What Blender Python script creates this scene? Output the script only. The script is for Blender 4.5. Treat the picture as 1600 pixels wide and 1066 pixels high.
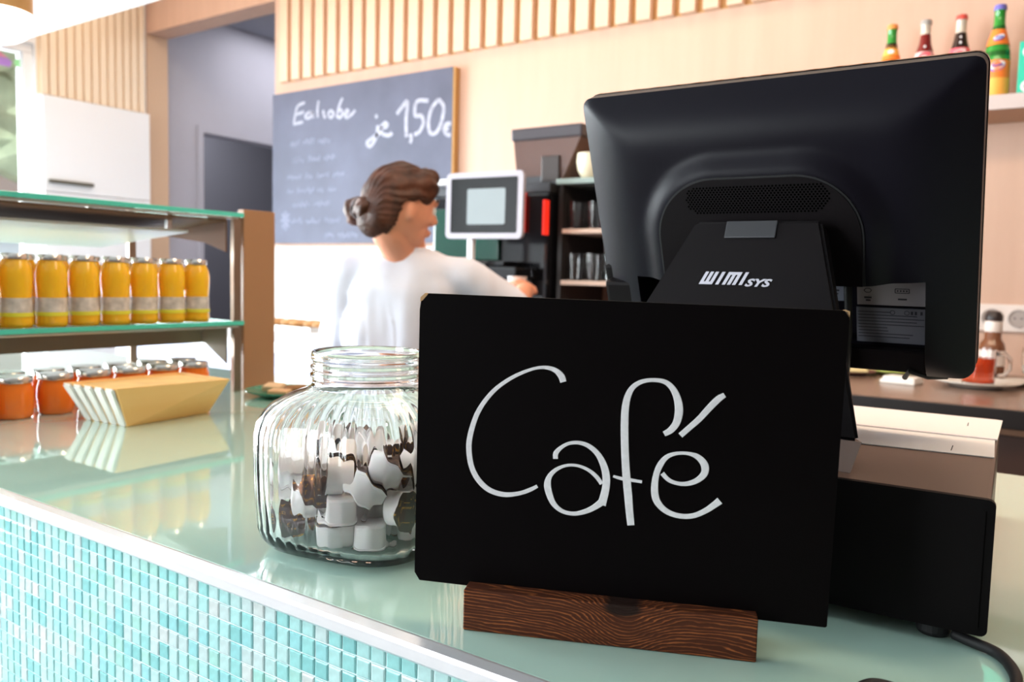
import bpy, bmesh, math, random
from mathutils import Vector, Matrix, Quaternion, noise
random.seed(7)
PI = math.pi
for o in list(bpy.data.objects): bpy.data.objects.remove(o)
SC = bpy.context.scene
COL = SC.collection

# ------------------------------------------------------------------ camera
R_CAM = Matrix(((0.82667436, 0.56211576, 0.02520671),
                (0.06505414, -0.05098259, -0.99657851),
                (-0.55890738, 0.82548571, -0.07871396)))      # rows: image right, image down, forward
FPX = 1262.94
CAM_POS = Vector((0, 0, 1.30))
cam_data = bpy.data.cameras.new('camera')
cam = bpy.data.objects.new('camera', cam_data); COL.objects.link(cam)
m3 = Matrix((R_CAM[0], -R_CAM[1], -R_CAM[2])).transposed()
cam.matrix_world = Matrix.Translation(CAM_POS) @ m3.to_4x4()
cam_data.sensor_width = 36.0
cam_data.lens = 36.0 * FPX / 1600
cam_data.clip_start = 0.02
cam_data.dof.use_dof = True
cam_data.dof.focus_distance = 0.66
cam_data.dof.aperture_fstop = 7.6
SC.camera = cam

# ------------------------------------------------------------------ world, lights, exposure
SC.view_settings.view_transform = 'Standard'
SC.view_settings.look = 'None'
SC.view_settings.gamma = 1.0
SC.view_settings.use_curve_mapping = False
SC.view_settings.exposure = 0.35
w = bpy.data.worlds.new('world'); SC.world = w; w.use_nodes = True
bg = w.node_tree.nodes['Background']
bg.inputs[0].default_value = (0.80, 0.90, 1.0, 1); bg.inputs[1].default_value = 0.9

def area(name, loc, target, sx, sy, power, col):
    l = bpy.data.lights.new(name, 'AREA'); l.shape = 'RECTANGLE'; l.size = sx; l.size_y = sy
    l.energy = power; l.color = col
    o = bpy.data.objects.new(name, l); COL.objects.link(o); o.location = loc
    o.rotation_euler = (Vector(target) - Vector(loc)).to_track_quat('-Z', 'Y').to_euler()
    return o
area('daylight_left_window', (-4.95, 0.2, 1.55), (-0.5, 0.2, 1.3), 3.6, 2.1, 520, (0.90, 0.95, 1.0))
area('daylight_front_window', (-3.3, -3.75, 1.6), (-3.4, 1.0, 1.1), 2.4, 2.3, 250, (0.93, 0.96, 1.0))
area('ceiling_panel_back_bar', (-2.4, 2.30, 3.0), (-2.4, 2.7, 1.0), 4.4, 0.35, 17, (1.0, 0.78, 0.55))
area('warm_fill_front', (-0.2, 1.35, 2.385), (-0.2, 1.75, 0.0), 2.2, 0.5, 26, (1.0, 0.74, 0.50))  # added fill that warms the right wall and the counter
sun = bpy.data.lights.new('sun', 'SUN'); sun.energy = 3.5; sun.angle = 0.02; sun.color = (1.0, 0.96, 0.9)
so_ = bpy.data.objects.new('sun', sun); COL.objects.link(so_); so_.rotation_euler = Vector((-0.75, 0.1, -0.65)).to_track_quat('-Z', 'Y').to_euler()
area('storeroom_fill', (-5.5, 3.9, 2.9), (-5.5, 3.9, 0), 0.4, 0.4, 26, (0.95, 0.95, 1.0))  # added fill to lift the dark doorway
area('corridor_fill', (-4.0, 4.0, 2.9), (-4.1, 4.0, 0), 1.0, 1.2, 15, (0.95, 0.95, 1.0))  # added fill to brighten the corridor wall

# ------------------------------------------------------------------ materials
MATS = {}
def mat(name, col, rough=0.5, metal=0.0, spec=0.5, trans=0.0, ior=1.45, emit=None, estr=0.0,
        coat=0.0, bump=None, var=None, alpha=1.0, sss=0.0):
    """bump=(scale, strength, distance); var=(scale, amount) mottles the colour a little"""
    if name in MATS: return MATS[name]
    m = bpy.data.materials.new(name); m.use_nodes = True
    nt = m.node_tree; b = nt.nodes['Principled BSDF']
    b.inputs['Base Color'].default_value = (*col, 1)
    b.inputs['Roughness'].default_value = rough
    b.inputs['Metallic'].default_value = metal
    b.inputs['Specular IOR Level'].default_value = spec
    b.inputs['Transmission Weight'].default_value = trans
    b.inputs['IOR'].default_value = ior
    b.inputs['Coat Weight'].default_value = coat
    b.inputs['Coat Roughness'].default_value = 0.04
    if sss:
        b.inputs['Subsurface Weight'].default_value = sss
        b.inputs['Subsurface Radius'].default_value = (0.02, 0.008, 0.005)
    if emit:
        b.inputs['Emission Color'].default_value = (*emit, 1)
        b.inputs['Emission Strength'].default_value = estr
    tc = None
    if var or bump:
        tc = nt.nodes.new('ShaderNodeTexCoord')
    if var:
        n = nt.nodes.new('ShaderNodeTexNoise'); n.inputs['Scale'].default_value = var[0]; n.inputs['Detail'].default_value = 5
        nt.links.new(tc.outputs['Object'], n.inputs['Vector'])
        r = nt.nodes.new('ShaderNodeValToRGB')
        a = var[1]
        r.color_ramp.elements[0].position = 0.3; r.color_ramp.elements[1].position = 0.7
        r.color_ramp.elements[0].color = (*[max(0, c * (1 - a)) for c in col], 1)
        r.color_ramp.elements[1].color = (*[min(1, c * (1 + a)) for c in col], 1)
        nt.links.new(n.outputs['Fac'], r.inputs['Fac']); nt.links.new(r.outputs['Color'], b.inputs['Base Color'])
    if bump:
        n = nt.nodes.new('ShaderNodeTexNoise'); n.inputs['Scale'].default_value = bump[0]; n.inputs['Detail'].default_value = 6
        nt.links.new(tc.outputs['Object'], n.inputs['Vector'])
        bp = nt.nodes.new('ShaderNodeBump'); bp.inputs['Strength'].default_value = bump[1]; bp.inputs['Distance'].default_value = bump[2]
        nt.links.new(n.outputs['Fac'], bp.inputs['Height']); nt.links.new(bp.outputs['Normal'], b.inputs['Normal'])
    MATS[name] = m
    return m

def pane_mat(name, tint, gloss=0.1):
    """thin clear sheet: lets light straight through, with a real mirror-like reflection"""
    if name in MATS: return MATS[name]
    m = bpy.data.materials.new(name); m.use_nodes = True; nt = m.node_tree
    nt.nodes.remove(nt.nodes['Principled BSDF']); out = nt.nodes['Material Output']
    t = nt.nodes.new('ShaderNodeBsdfTransparent'); t.inputs[0].default_value = (*tint, 1)
    g = nt.nodes.new('ShaderNodeBsdfGlossy'); g.inputs['Roughness'].default_value = 0.02
    f = nt.nodes.new('ShaderNodeFresnel'); f.inputs['IOR'].default_value = 1.45
    x = nt.nodes.new('ShaderNodeMixShader')
    nt.links.new(f.outputs[0], x.inputs[0]); nt.links.new(t.outputs[0], x.inputs[1]); nt.links.new(g.outputs[0], x.inputs[2])
    nt.links.new(x.outputs[0], out.inputs['Surface'])
    MATS[name] = m; return m

def wood_mat(name, c1, c2, axis='Z', scale=9, rough=0.45):
    if name in MATS: return MATS[name]
    m = bpy.data.materials.new(name); m.use_nodes = True; nt = m.node_tree; b = nt.nodes['Principled BSDF']
    tc = nt.nodes.new('ShaderNodeTexCoord'); mp = nt.nodes.new('ShaderNodeMapping')
    s = {'X': (0.6, 6, 6), 'Y': (6, 0.6, 6), 'Z': (6, 6, 0.6)}[axis]
    mp.inputs['Scale'].default_value = s
    n = nt.nodes.new('ShaderNodeTexNoise'); n.inputs['Scale'].default_value = scale; n.inputs['Detail'].default_value = 8
    r = nt.nodes.new('ShaderNodeValToRGB')
    r.color_ramp.elements[0].position = 0.3; r.color_ramp.elements[1].position = 0.72
    r.color_ramp.elements[0].color = (*c1, 1); r.color_ramp.elements[1].color = (*c2, 1)
    nt.links.new(tc.outputs['Object'], mp.inputs['Vector']); nt.links.new(mp.outputs[0], n.inputs['Vector'])
    nt.links.new(n.outputs['Fac'], r.inputs['Fac']); nt.links.new(r.outputs['Color'], b.inputs['Base Color'])
    b.inputs['Roughness'].default_value = rough
    MATS[name] = m; return m

def stained_block_mat():
    """dark stained softwood: raised pale grain lines dipping round a knot at the top edge (object space)"""
    m = bpy.data.materials.new('stained_softwood'); m.use_nodes = True; nt = m.node_tree; b = nt.nodes['Principled BSDF']
    N = nt.nodes.new; L = nt.links.new
    tc = N('ShaderNodeTexCoord'); sep = N('ShaderNodeSeparateXYZ'); L(tc.outputs['Object'], sep.inputs[0])
    def math_(op, a, bb=None):
        n = N('ShaderNodeMath'); n.operation = op
        for i, v in enumerate((a, bb)):
            if v is None: continue
            if isinstance(v, (int, float)): n.inputs[i].default_value = v
            else: L(v, n.inputs[i])
        return n.outputs[0]
    x = math_('SUBTRACT', sep.outputs['X'], 0.012)
    g = math_('MULTIPLY', math_('MULTIPLY', x, x), -1 / 0.026 ** 2)
    dip = math_('MULTIPLY', math_('POWER', 2.718, g), 0.017)
    x2 = math_('SUBTRACT', sep.outputs['X'], -0.085)
    slope = math_('MULTIPLY', x2, 0.05)
    ns = N('ShaderNodeTexNoise'); ns.inputs['Scale'].default_value = 18; ns.inputs['Detail'].default_value = 4
    mp = N('ShaderNodeMapping'); mp.inputs['Scale'].default_value = (0.9, 3.5, 3.5)
    L(tc.outputs['Object'], mp.inputs['Vector']); L(mp.outputs[0], ns.inputs['Vector'])
    wob = math_('MULTIPLY', ns.outputs['Fac'], 0.012)
    f = math_('ADD', math_('ADD', math_('ADD', sep.outputs['Z'], dip), slope), wob)
    f = math_('ADD', f, math_('MULTIPLY', sep.outputs['Y'], 0.4))
    band = math_('SINE', math_('MULTIPLY', f, 2550.0))
    fine = N('ShaderNodeTexNoise'); fine.inputs['Scale'].default_value = 60
    mp2 = N('ShaderNodeMapping'); mp2.inputs['Scale'].default_value = (0.4, 6, 6)
    L(tc.outputs['Object'], mp2.inputs['Vector']); L(mp2.outputs[0], fine.inputs['Vector'])
    v = math_('ADD', math_('MULTIPLY', band, 0.5), math_('MULTIPLY', math_('SUBTRACT', fine.outputs['Fac'], 0.5), 1.1))
    r = N('ShaderNodeValToRGB')
    e = r.color_ramp.elements; e[0].position = 0.22; e[0].color = (0.075, 0.020, 0.008, 1); e[1].position = 0.62; e[1].color = (0.36, 0.11, 0.032, 1)
    L(v, r.inputs['Fac'])
    # the knot itself: a dark oval below the top edge
    z = math_('SUBTRACT', sep.outputs['Z'], 0.0285)
    dk = math_('ADD', math_('MULTIPLY', math_('MULTIPLY', x, x), 1 / 0.0135 ** 2), math_('MULTIPLY', math_('MULTIPLY', z, z), 1 / 0.0062 ** 2))
    k = N('ShaderNodeMapRange'); L(dk, k.inputs[0]); k.inputs[1].default_value = 0.6; k.inputs[2].default_value = 1.3
    mx = N('ShaderNodeMix'); mx.data_type = 'RGBA'; L(k.outputs[0], mx.inputs[0]); mx.inputs[6].default_value = (0.02, 0.008, 0.005, 1); L(r.outputs['Color'], mx.inputs[7])
    L(mx.outputs[2], b.inputs['Base Color'])
    bp = N('ShaderNodeBump'); bp.inputs['Strength'].default_value = 0.5; bp.inputs['Distance'].default_value = 0.0005
    L(v, bp.inputs['Height']); L(bp.outputs[0], b.inputs['Normal'])
    b.inputs['Roughness'].default_value = 0.7; b.inputs['Specular IOR Level'].default_value = 0.2
    return m

M_black = mat('black_matt_board', (0.0022, 0.0012, 0.0014), 0.60, spec=0.08)
M_plastic = mat('black_plastic', (0.006, 0.005, 0.009), 0.40, spec=0.155, bump=(900, 0.12, 0.0002))
M_plastic_d = mat('black_plastic_dull', (0.0055, 0.0038, 0.0045), 0.5, spec=0.13)
M_rubber = mat('black_rubber', (0.008, 0.008, 0.009), 0.6)
M_chalk = mat('white_chalk_ink', (0.86, 0.85, 0.87), 0.75, var=(260, 0.06))
M_chalk_soft = mat('soft_chalk', (0.40, 0.41, 0.50), 0.9, var=(60, 0.25))
M_chalk_faint = mat('faint_chalk', (0.24, 0.26, 0.36), 0.95, var=(60, 0.3))
M_rawwood = mat('raw_fibreboard', (0.55, 0.33, 0.16), 0.8)
M_glass = mat('clear_glass', (1.0, 1.0, 1.0), 0.0, trans=1.0, ior=1.45)
M_shelfglass = mat('green_edged_glass', (0.42, 0.86, 0.74), 0.02, trans=0.55, ior=1.3, spec=0.5)
M_shelfpane = pane_mat('shelf_glass_clear', (0.84, 0.95, 0.90))
M_pane = pane_mat('window_glass', (0.97, 0.99, 0.98))
M_alu = mat('brushed_aluminium', (0.92, 0.92, 0.95), 0.28, metal=0.55, bump=(300, 0.05, 0.0003))
M_steel = mat('steel', (0.62, 0.60, 0.58), 0.3, metal=1.0)
M_white = mat('white_lacquer', (0.86, 0.86, 0.87), 0.35)
M_whitewall = mat('white_wall_paint', (0.84, 0.84, 0.86), 0.8)
M_greywall = mat('grey_wall_paint', (0.42, 0.41, 0.46), 0.85, var=(3, 0.04))
M_peach = wood_mat('pale_maple_veneer', (0.60, 0.385, 0.29), (0.65, 0.425, 0.325), 'Z', 3, 0.55)
M_slat = wood_mat('maple_slat', (0.68, 0.47, 0.34), (0.74, 0.53, 0.40), 'Z', 4, 0.5)
M_slatback = wood_mat('orange_slat_shade', (0.50, 0.27, 0.10), (0.58, 0.32, 0.13), 'Z', 4, 0.6)
M_brownwood = wood_mat('brown_laminate', (0.30, 0.15, 0.09), (0.36, 0.19, 0.11), 'Z', 6, 0.4)
M_block = stained_block_mat()
M_grout = mat('pale_grout', (0.84, 0.92, 0.93), 0.85, bump=(400, 0.2, 0.0005))
M_top = mat('aqua_backpainted_glass', (0.53, 0.78, 0.68), 0.03, spec=0.7, ior=1.6, coat=1.0, var=(2.2, 0.05))
M_floor = mat('beige_floor_tile', (0.15, 0.13, 0.12), 0.45, var=(2, 0.1))
M_slate = mat('grey_blackboard', (0.100, 0.108, 0.165), 0.55, var=(5, 0.16), spec=0.4)
M_cup = mat('white_cup_plastic', (0.90, 0.87, 0.86), 0.35, sss=0.1)
def foil():
    m = mat('brown_gold_foil', (0.09, 0.055, 0.045), 0.25, metal=0.6)
    nt = m.node_tree; b = nt.nodes['Principled BSDF']
    tc = nt.nodes.new('ShaderNodeTexCoord'); n = nt.nodes.new('ShaderNodeTexNoise'); n.inputs['Scale'].default_value = 170; n.inputs['Detail'].default_value = 2
    r = nt.nodes.new('ShaderNodeValToRGB'); r.color_ramp.interpolation = 'CONSTANT'
    r.color_ramp.elements[0].color = (0.10, 0.06, 0.05, 1); r.color_ramp.elements[1].color = (0.75, 0.40, 0.08, 1); r.color_ramp.elements[1].position = 0.60
    e = r.color_ramp.elements.new(0.66); e.color = (0.09, 0.05, 0.045, 1)
    nt.links.new(tc.outputs['Object'], n.inputs['Vector']); nt.links.new(n.outputs['Fac'], r.inputs['Fac']); nt.links.new(r.outputs[0], b.inputs['Base Color'])
    return m
M_foil = foil()

# ------------------------------------------------------------------ mesh helpers
class B:
    """collects simple shapes in one bmesh"""
    def __init__(s): s.bm = bmesh.new()
    def box(s, lo, hi, M=None, bev=0.0, mi=0):
        lo = Vector(lo); hi = Vector(hi)
        r = bmesh.ops.create_cube(s.bm, size=1.0)
        vs = r['verts']
        sz = hi - lo; c = (hi + lo) / 2
        for v in vs: v.co = Vector((v.co.x * sz.x, v.co.y * sz.y, v.co.z * sz.z)) + c
        fs = {f for v in vs for f in v.link_faces}
        if bev > 0:
            es = list({e for v in vs for e in v.link_edges})
            rb = bmesh.ops.bevel(s.bm, geom=es, offset=bev, segments=2, profile=0.6, affect='EDGES')
            vs = list({v for f in rb['faces'] for v in f.verts} | {v for v in vs if v.is_valid})
            fs = {f for v in vs for f in v.link_faces}
        if M is not None:
            for v in vs: v.co = M @ v.co
        for f in fs: f.material_index = mi
        return s
    def lathe(s, prof, seg=32, M=None, mi=0, cap=True):
        rings = []
        for r, z in prof:
            ring = []
            for i in range(seg):
                a = 2 * PI * i / seg
                p = Vector((r * math.cos(a), r * math.sin(a), z))
                ring.append(s.bm.verts.new(M @ p if M is not None else p))
            rings.append(ring)
        for a, b2 in zip(rings, rings[1:]):
            for i in range(seg):
                f = s.bm.faces.new((a[i], a[(i + 1) % seg], b2[(i + 1) % seg], b2[i])); f.material_index = mi
        if cap:
            f = s.bm.faces.new(list(reversed(rings[0]))); f.material_index = mi
            f = s.bm.faces.new(rings[-1]); f.material_index = mi
        return s
    def tube(s, pts, r, seg=10, mi=0, closed=False):
        pts = [Vector(p) for p in pts]; n = len(pts)
        rr = r if isinstance(r, (list, tuple)) else [r] * n
        rings = []; up = Vector((0.13, 0.21, 0.97)).normalized()
        for i, p in enumerate(pts):
            a = pts[(i - 1) % n] if closed else pts[max(i - 1, 0)]
            b2 = pts[(i + 1) % n] if closed else pts[min(i + 1, n - 1)]
            t = (b2 - a).normalized()
            x = t.cross(up)
            if x.length < 1e-4: x = t.cross(Vector((1, 0, 0)))
            x.normalize(); y = t.cross(x)
            rings.append([s.bm.verts.new(p + (x * math.cos(2 * PI * k / seg) + y * math.sin(2 * PI * k / seg)) * rr[i]) for k in range(seg)])
        m = n if closed else n - 1
        for i in range(m):
            a, b2 = rings[i], rings[(i + 1) % n]
            for k in range(seg):
                f = s.bm.faces.new((a[k], a[(k + 1) % seg], b2[(k + 1) % seg], b2[k])); f.material_index = mi
        if not closed:
            f = s.bm.faces.new(rings[0]); f.material_index = mi
            f = s.bm.faces.new(list(reversed(rings[-1]))); f.material_index = mi
        return s
    def prism(s, pts, d, M=None, mi=0):
        """outline pts (x, y) extruded from z=0 to z=d"""
        a = [s.bm.verts.new((M @ Vector((x, y, 0))) if M is not None else Vector((x, y, 0))) for x, y in pts]
        b2 = [s.bm.verts.new((M @ Vector((x, y, d))) if M is not None else Vector((x, y, d))) for x, y in pts]
        f = s.bm.faces.new(list(reversed(a))); f.material_index = mi
        f = s.bm.faces.new(b2); f.material_index = mi
        n = len(pts)
        for i in range(n):
            f = s.bm.faces.new((a[i], a[(i + 1) % n], b2[(i + 1) % n], b2[i])); f.material_index = mi
        return s
    def hexa(s, v8, mi=0):
        """v8: bottom 4 ccw then top 4 ccw"""
        v = [s.bm.verts.new(Vector(p)) for p in v8]
        for q in ((3, 2, 1, 0), (4, 5, 6, 7), (0, 1, 5, 4), (1, 2, 6, 5), (2, 3, 7, 6), (3, 0, 4, 7)):
            f = s.bm.faces.new([v[i] for i in q]); f.material_index = mi
        return s
    def ball(s, c, r, M=None, sub=3, mi=0):
        if not isinstance(r, (tuple, list)): r = (r, r, r)
        g = bmesh.ops.create_icosphere(s.bm, subdivisions=sub, radius=1.0)
        for v in g['verts']:
            p = Vector((v.co.x * r[0], v.co.y * r[1], v.co.z * r[2]))
            if M is not None: p = M.to_3x3() @ p
            v.co = p + Vector(c)
        for f in {f for v in g['verts'] for f in v.link_faces}: f.material_index = mi
        return s
    def ribbon(s, pts, d, M, lift=0.0, sub=6):
        """pts (u, v, halfwidth): a smooth flat stroke of thickness d lying in the plane of M (x, y), z outwards"""
        P = []
        n = len(pts)
        for i in range(n - 1):
            p0 = pts[max(i - 1, 0)]; p1 = pts[i]; p2 = pts[i + 1]; p3 = pts[min(i + 2, n - 1)]
            for k in range(sub):
                t = k / sub
                P.append(tuple(0.5 * ((2 * b) + (-a + c) * t + (2 * a - 5 * b + 4 * c - e) * t * t + (-a + 3 * b - 3 * c + e) * t ** 3) for a, b, c, e in zip(p0, p1, p2, p3)))
        P.append(tuple(pts[-1]))
        rows = []
        for i, p in enumerate(P):
            a = P[max(i - 1, 0)]; c = P[min(i + 1, len(P) - 1)]
            tx, ty = c[0] - a[0], c[1] - a[1]; l = math.hypot(tx, ty) or 1
            nx, ny = -ty / l, tx / l; h = p[2]
            rows.append([s.bm.verts.new(M @ Vector((p[0] + nx * q * h, p[1] + ny * q * h, z))) for q, z in ((-1, lift), (-0.9, lift + d), (0.9, lift + d), (1, lift))])
        for a, c in zip(rows, rows[1:]):
            for k in range(3): s.bm.faces.new((a[k], a[k + 1], c[k + 1], c[k]))
        s.bm.faces.new(rows[0]); s.bm.faces.new(list(reversed(rows[-1])))
        return s

def make(name, b, mats, parent=None, smooth=False, world=False):
    """link the collected shapes as ONE mesh object. world=True: coordinates are world ones although it has a parent"""
    bm = b.bm if isinstance(b, B) else b
    bmesh.ops.recalc_face_normals(bm, faces=bm.faces)
    me = bpy.data.meshes.new(name)
    bm.to_mesh(me); bm.free()
    for m in (mats if isinstance(mats, (list, tuple)) else [mats]): me.materials.append(m)
    if smooth:
        for p in me.polygons: p.use_smooth = True
        if smooth != True:
            me.set_sharp_from_angle(angle=math.radians(smooth))
    o = bpy.data.objects.new(name, me); COL.objects.link(o)
    if parent is not None:
        o.parent = parent
        if world: o.matrix_parent_inverse = WM(parent).inverted()
    return o
def WM(o):
    m = Matrix.LocRotScale(o.location, o.rotation_euler, o.scale)
    return (WM(o.parent) @ o.matrix_parent_inverse @ m) if o.parent else m
def tag(o, label=None, cat=None, group=None, kind=None):
    if label: o['label'] = label
    if cat: o['category'] = cat
    if group: o['group'] = group
    if kind: o['kind'] = kind
    return o
def thing(name, loc, label, cat, group=None, rz=0.0):
    o = bpy.data.objects.new(name, None); COL.objects.link(o)
    o.empty_display_size = 0.03
    o.location = loc; o.rotation_euler = (0, 0, rz)
    return tag(o, label, cat, group)
def kids(o): return [c for c in bpy.data.objects if c.parent == o]
def copy_tree(o, parent=None, _k=None):
    c = o.copy(); COL.objects.link(c)
    if parent is not None: c.parent = parent
    for ch in (kids(o) if _k is None else _k): copy_tree(ch, c)
    return c
def struct(name, b, m, parent=None, smooth=False):
    o = make(name, b, m, parent, smooth, world=True)
    if parent is None: o['kind'] = 'structure'
    return o
def plane_M(O, X, Y):
    X = Vector(X).normalized(); Y = Vector(Y); Y = (Y - X * Y.dot(X)).normalized(); Z = X.cross(Y)
    return Matrix(((X.x, Y.x, Z.x, O[0]), (X.y, Y.y, Z.y, O[1]), (X.z, Y.z, Z.z, O[2]), (0, 0, 0, 1)))
def rot_rect(w2, h2, r, k=5, cx=0, cy=0):
    o = []
    for sx, sy, a0 in ((1, 1, 0), (-1, 1, 90), (-1, -1, 180), (1, -1, 270)):
        for i in range(k + 1):
            a = math.radians(a0 + 90 * i / k)
            o.append((cx + sx * (w2 - r) + r * math.cos(a), cy + sy * (h2 - r) + r * math.sin(a)))
    return o
def text_obj(name, s, size, M, mat_, parent=None, depth=0.0002, shear=0.0, offset=0.0, space=1.0):
    cu = bpy.data.curves.new(name, 'FONT'); cu.body = s; cu.size = size; cu.extrude = depth; cu.shear = shear; cu.offset = offset
    cu.space_character = space; cu.resolution_u = 3
    t = bpy.data.objects.new(name + '_tmp', cu); COL.objects.link(t)
    dg = bpy.context.evaluated_depsgraph_get()
    me = bpy.data.meshes.new_from_object(t.evaluated_get(dg))
    bpy.data.objects.remove(t)
    me.transform(M); me.materials.clear(); me.materials.append(mat_)
    o = bpy.data.objects.new(name, me); COL.objects.link(o)
    if parent is not None:
        o.parent = parent; o.matrix_parent_inverse = WM(parent).inverted()
    return o

# ================================================================== SETTING
YW = 2.90; XL = -4.71; CT = 1.04
struct('floor', B().box((-6.4, -3.9, -0.05), (3.0, 6.0, 0.0)), M_floor)
struct('ceiling', B().box((-6.4, 1.98, 3.06), (3.0, 6.0, 3.14)), M_whitewall)
struct('trim_1', B().box((-4.9, -3.9, 2.40), (3.0, 2.0, 3.14)), M_whitewall)          # lowered ceiling over the guests' side
struct('wall_right', B().box((2.9, -3.9, 0), (3.0, 3.0, 3.14)), mat('taupe_wall', (.16, .12, .10), .8))
# back wall with the tall opening at its left end
wb = B(); wb.box((-3.52, YW, 0), (3.0, YW + 0.14, 3.06)); wb.box((XL - 0.03, YW, 2.72), (-3.52, YW + 0.14, 3.06))
wall_back = struct('wall_back', wb, M_peach)
struct('trim_2', B().box((-4.72, YW - 0.0, 0), (-4.70, YW + 0.14, 2.72)), M_rawwood if False else mat('tan_jamb', (0.62, 0.42, 0.28), 0.6))
# slats above the counter: each one its own board on a backing coloured orange for their shaded sides
struct('backing_board', B().box((-3.47, YW - 0.004, 2.285), (-0.20, YW, 3.06)), M_slatback, wall_back)
proto = B().box((0, -0.030, 0), (0.058, 0, 0.775), bev=0.0015)
sl0 = make('slat', proto, M_slat, wall_back)
x = -3.445; i = 0
while x < -0.26:
    s_ = sl0 if i == 0 else sl0.copy()
    if i: COL.objects.link(s_)
    s_.location = (x, YW - 0.004, 2.285); x += 0.0885; i += 1
# left wall: solid end next to the opening, window, rest
wl = B(); wl.box((XL - 0.14, 2.25, 0), (XL, YW + 0.005, 3.06)); wl.box((XL - 0.14, -3.9, 0), (XL, 2.25, 0.30)); wl.box((XL - 0.14, -3.9, 2.50), (XL, 2.25, 3.06)); wl.box((XL - 0.14, -3.9, 0.30), (XL, -1.9, 2.50))
wall_left = struct('wall_left', wl, M_whitewall)
struct('backing_board', B().box((XL, 2.26, 2.24), (XL + 0.004, 2.885, 3.06)), mat('daylit_tan_backing', (0.82, 0.64, 0.46), 0.6), wall_left)
sl1 = make('slat', B().box((0, 0, 0), (0.018, 0.032, 0.815), bev=0.001), wood_mat('daylit_maple_slat', (0.86, 0.70, 0.53), (0.90, 0.75, 0.58), 'Z', 4, 0.5), wall_left)  # left slats and backing coloured paler to stand for bright daylight
for k in range(13):
    s_ = sl1 if k == 0 else sl1.copy()
    if k: COL.objects.link(s_)
    s_.location = (XL + 0.004, 2.275 + k * 0.0475, 2.24)
# windows
def window(name, x0, x1, y0, y1, z0, z1, n):
    """upright window in a wall of constant x (x0..x1 thin) or constant y"""
    alongy = (x1 - x0) < (y1 - y0)
    fr = B(); t = 0.05
    L = (y1 - y0) if alongy else (x1 - x0)
    def bx(a, b2, za, zb):
        if alongy: fr.box((x0, y0 + a, za), (x1, y0 + b2, zb), bev=0.004)
        else: fr.box((x0 + a, y0, za), (x0 + b2, y1, zb), bev=0.004)
    bx(0, L, z0, z0 + t); bx(0, L, z1 - t, z1)
    for k in range(n + 1):
        a = (L - t) * k / n; bx(a, a + t, z0 + t, z1 - t)
    w_ = struct(name, fr, M_white)
    for k in range(n):
        a = (L - t) * k / n + t; b2 = (L - t) * (k + 1) / n
        p = B(); cx = (x0 + x1) / 2; cy = (y0 + y1) / 2
        if alongy: p.box((cx - 0.003, y0 + a, z0 + t), (cx + 0.003, y0 + b2, z1 - t))
        else: p.box((x0 + a, cy - 0.003, z0 + t), (x0 + b2, cy + 0.003, z1 - t))
        struct('pane', p, M_pane, w_)
    return w_
win1 = window('window_1', XL - 0.10, XL - 0.02, -1.9, 2.25, 0.30, 2.50, 3)
wf = B(); wf.box((-4.9, -3.75, 0), (3.0, -3.62, 0.25)); wf.box((-1.6, -3.75, 0.25), (3.0, -3.62, 2.42)); wf.box((-4.9, -3.75, 0.25), (-4.6, -3.62, 2.42))
struct('wall_front', wf, mat('taupe_wall', (.16, .12, .10), .8))
window('window_2', -4.6, -1.6, -3.72, -3.65, 0.25, 2.40, 4)
# corridor behind the opening
M_corr = M_greywall
cl = B(); cl.box((XL - 0.14, YW + 0.14, 0), (XL - 0.03, 3.284, 3.0)); cl.box((XL - 0.14, 3.284, 2.20), (XL - 0.03, 4.15, 3.0)); cl.box((XL - 0.14, 4.15, 0), (XL - 0.03, 5.9, 3.0))
struct('wall_corridor_left', cl, M_corr)
struct('wall_corridor_end', B().box((-6.3, 5.8, 0), (-3.2, 5.9, 3.0)), M_corr)
struct('wall_corridor_right', B().box((-3.30, YW + 0.14, 0), (-3.20, 5.8, 3.0)), M_corr)
struct('ceiling_corridor', B().box((-6.3, YW + 0.14, 2.935), (-3.2, 5.9, 3.02)), mat('grey_ceiling', (0.30, 0.31, 0.36), 0.9))
struct('wall_storeroom', B().box((-6.3, 3.10, 0), (-6.2, 5.8, 2.935)).box((-6.2, 3.1, 0), (XL - 0.14, 3.2, 2.935)), mat('dark_grey_wall', (0.13, 0.13, 0.15), 0.9))
fr = B(); fr.box((XL - 0.15, 3.27, 0), (XL - 0.015, 3.31, 2.24)); fr.box((XL - 0.15, 4.12, 0), (XL - 0.015, 4.17, 2.24)); fr.box((XL - 0.15, 3.31, 2.195), (XL - 0.015, 4.12, 2.24))
d1 = struct('door_1', fr, M_greywall)
struct('door_leaf', B().box((-5.42, 3.325, 0.01), (-4.87, 3.36, 2.18), bev=0.003), mat('door_grey', (0.30, 0.30, 0.34), 0.6), d1)
struct('door_handle', B().tube([(-5.36, 3.325, 1.05), (-5.36, 3.27, 1.05), (-5.25, 3.27, 1.05)], 0.009), M_steel, d1)
# splash-back under the blackboard
struct('trim_3', B().box((-3.50, YW - 0.012, CT), (-2.10, YW, 1.43)), M_white)

# ================================================================== BUILT-IN UNITS
c = thing('wall_cabinet', (-4.69, 2.57, 0), 'tall white cupboard with a slim dark handle under the slats, left of the doorway', 'cupboard')
make('body', B().box((XL, 2.262, 0.0), (XL + 0.03, 2.895, 2.235)), M_white, c, world=True)
dr = make('door', B().box((XL + 0.03, 2.268, 1.71), (XL + 0.05, 2.89, 2.232), bev=0.002), M_white, c, world=True)
make('handle', B().box((XL + 0.05, 2.285, 1.756), (XL + 0.075, 2.53, 1.774), bev=0.003), mat('dark_handle', (.10, .09, .06), .5), dr, world=True)
make('door', B().box((XL + 0.03, 2.268, 0.05), (XL + 0.05, 2.89, 1.705), bev=0.002), M_white, c, world=True)

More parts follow.
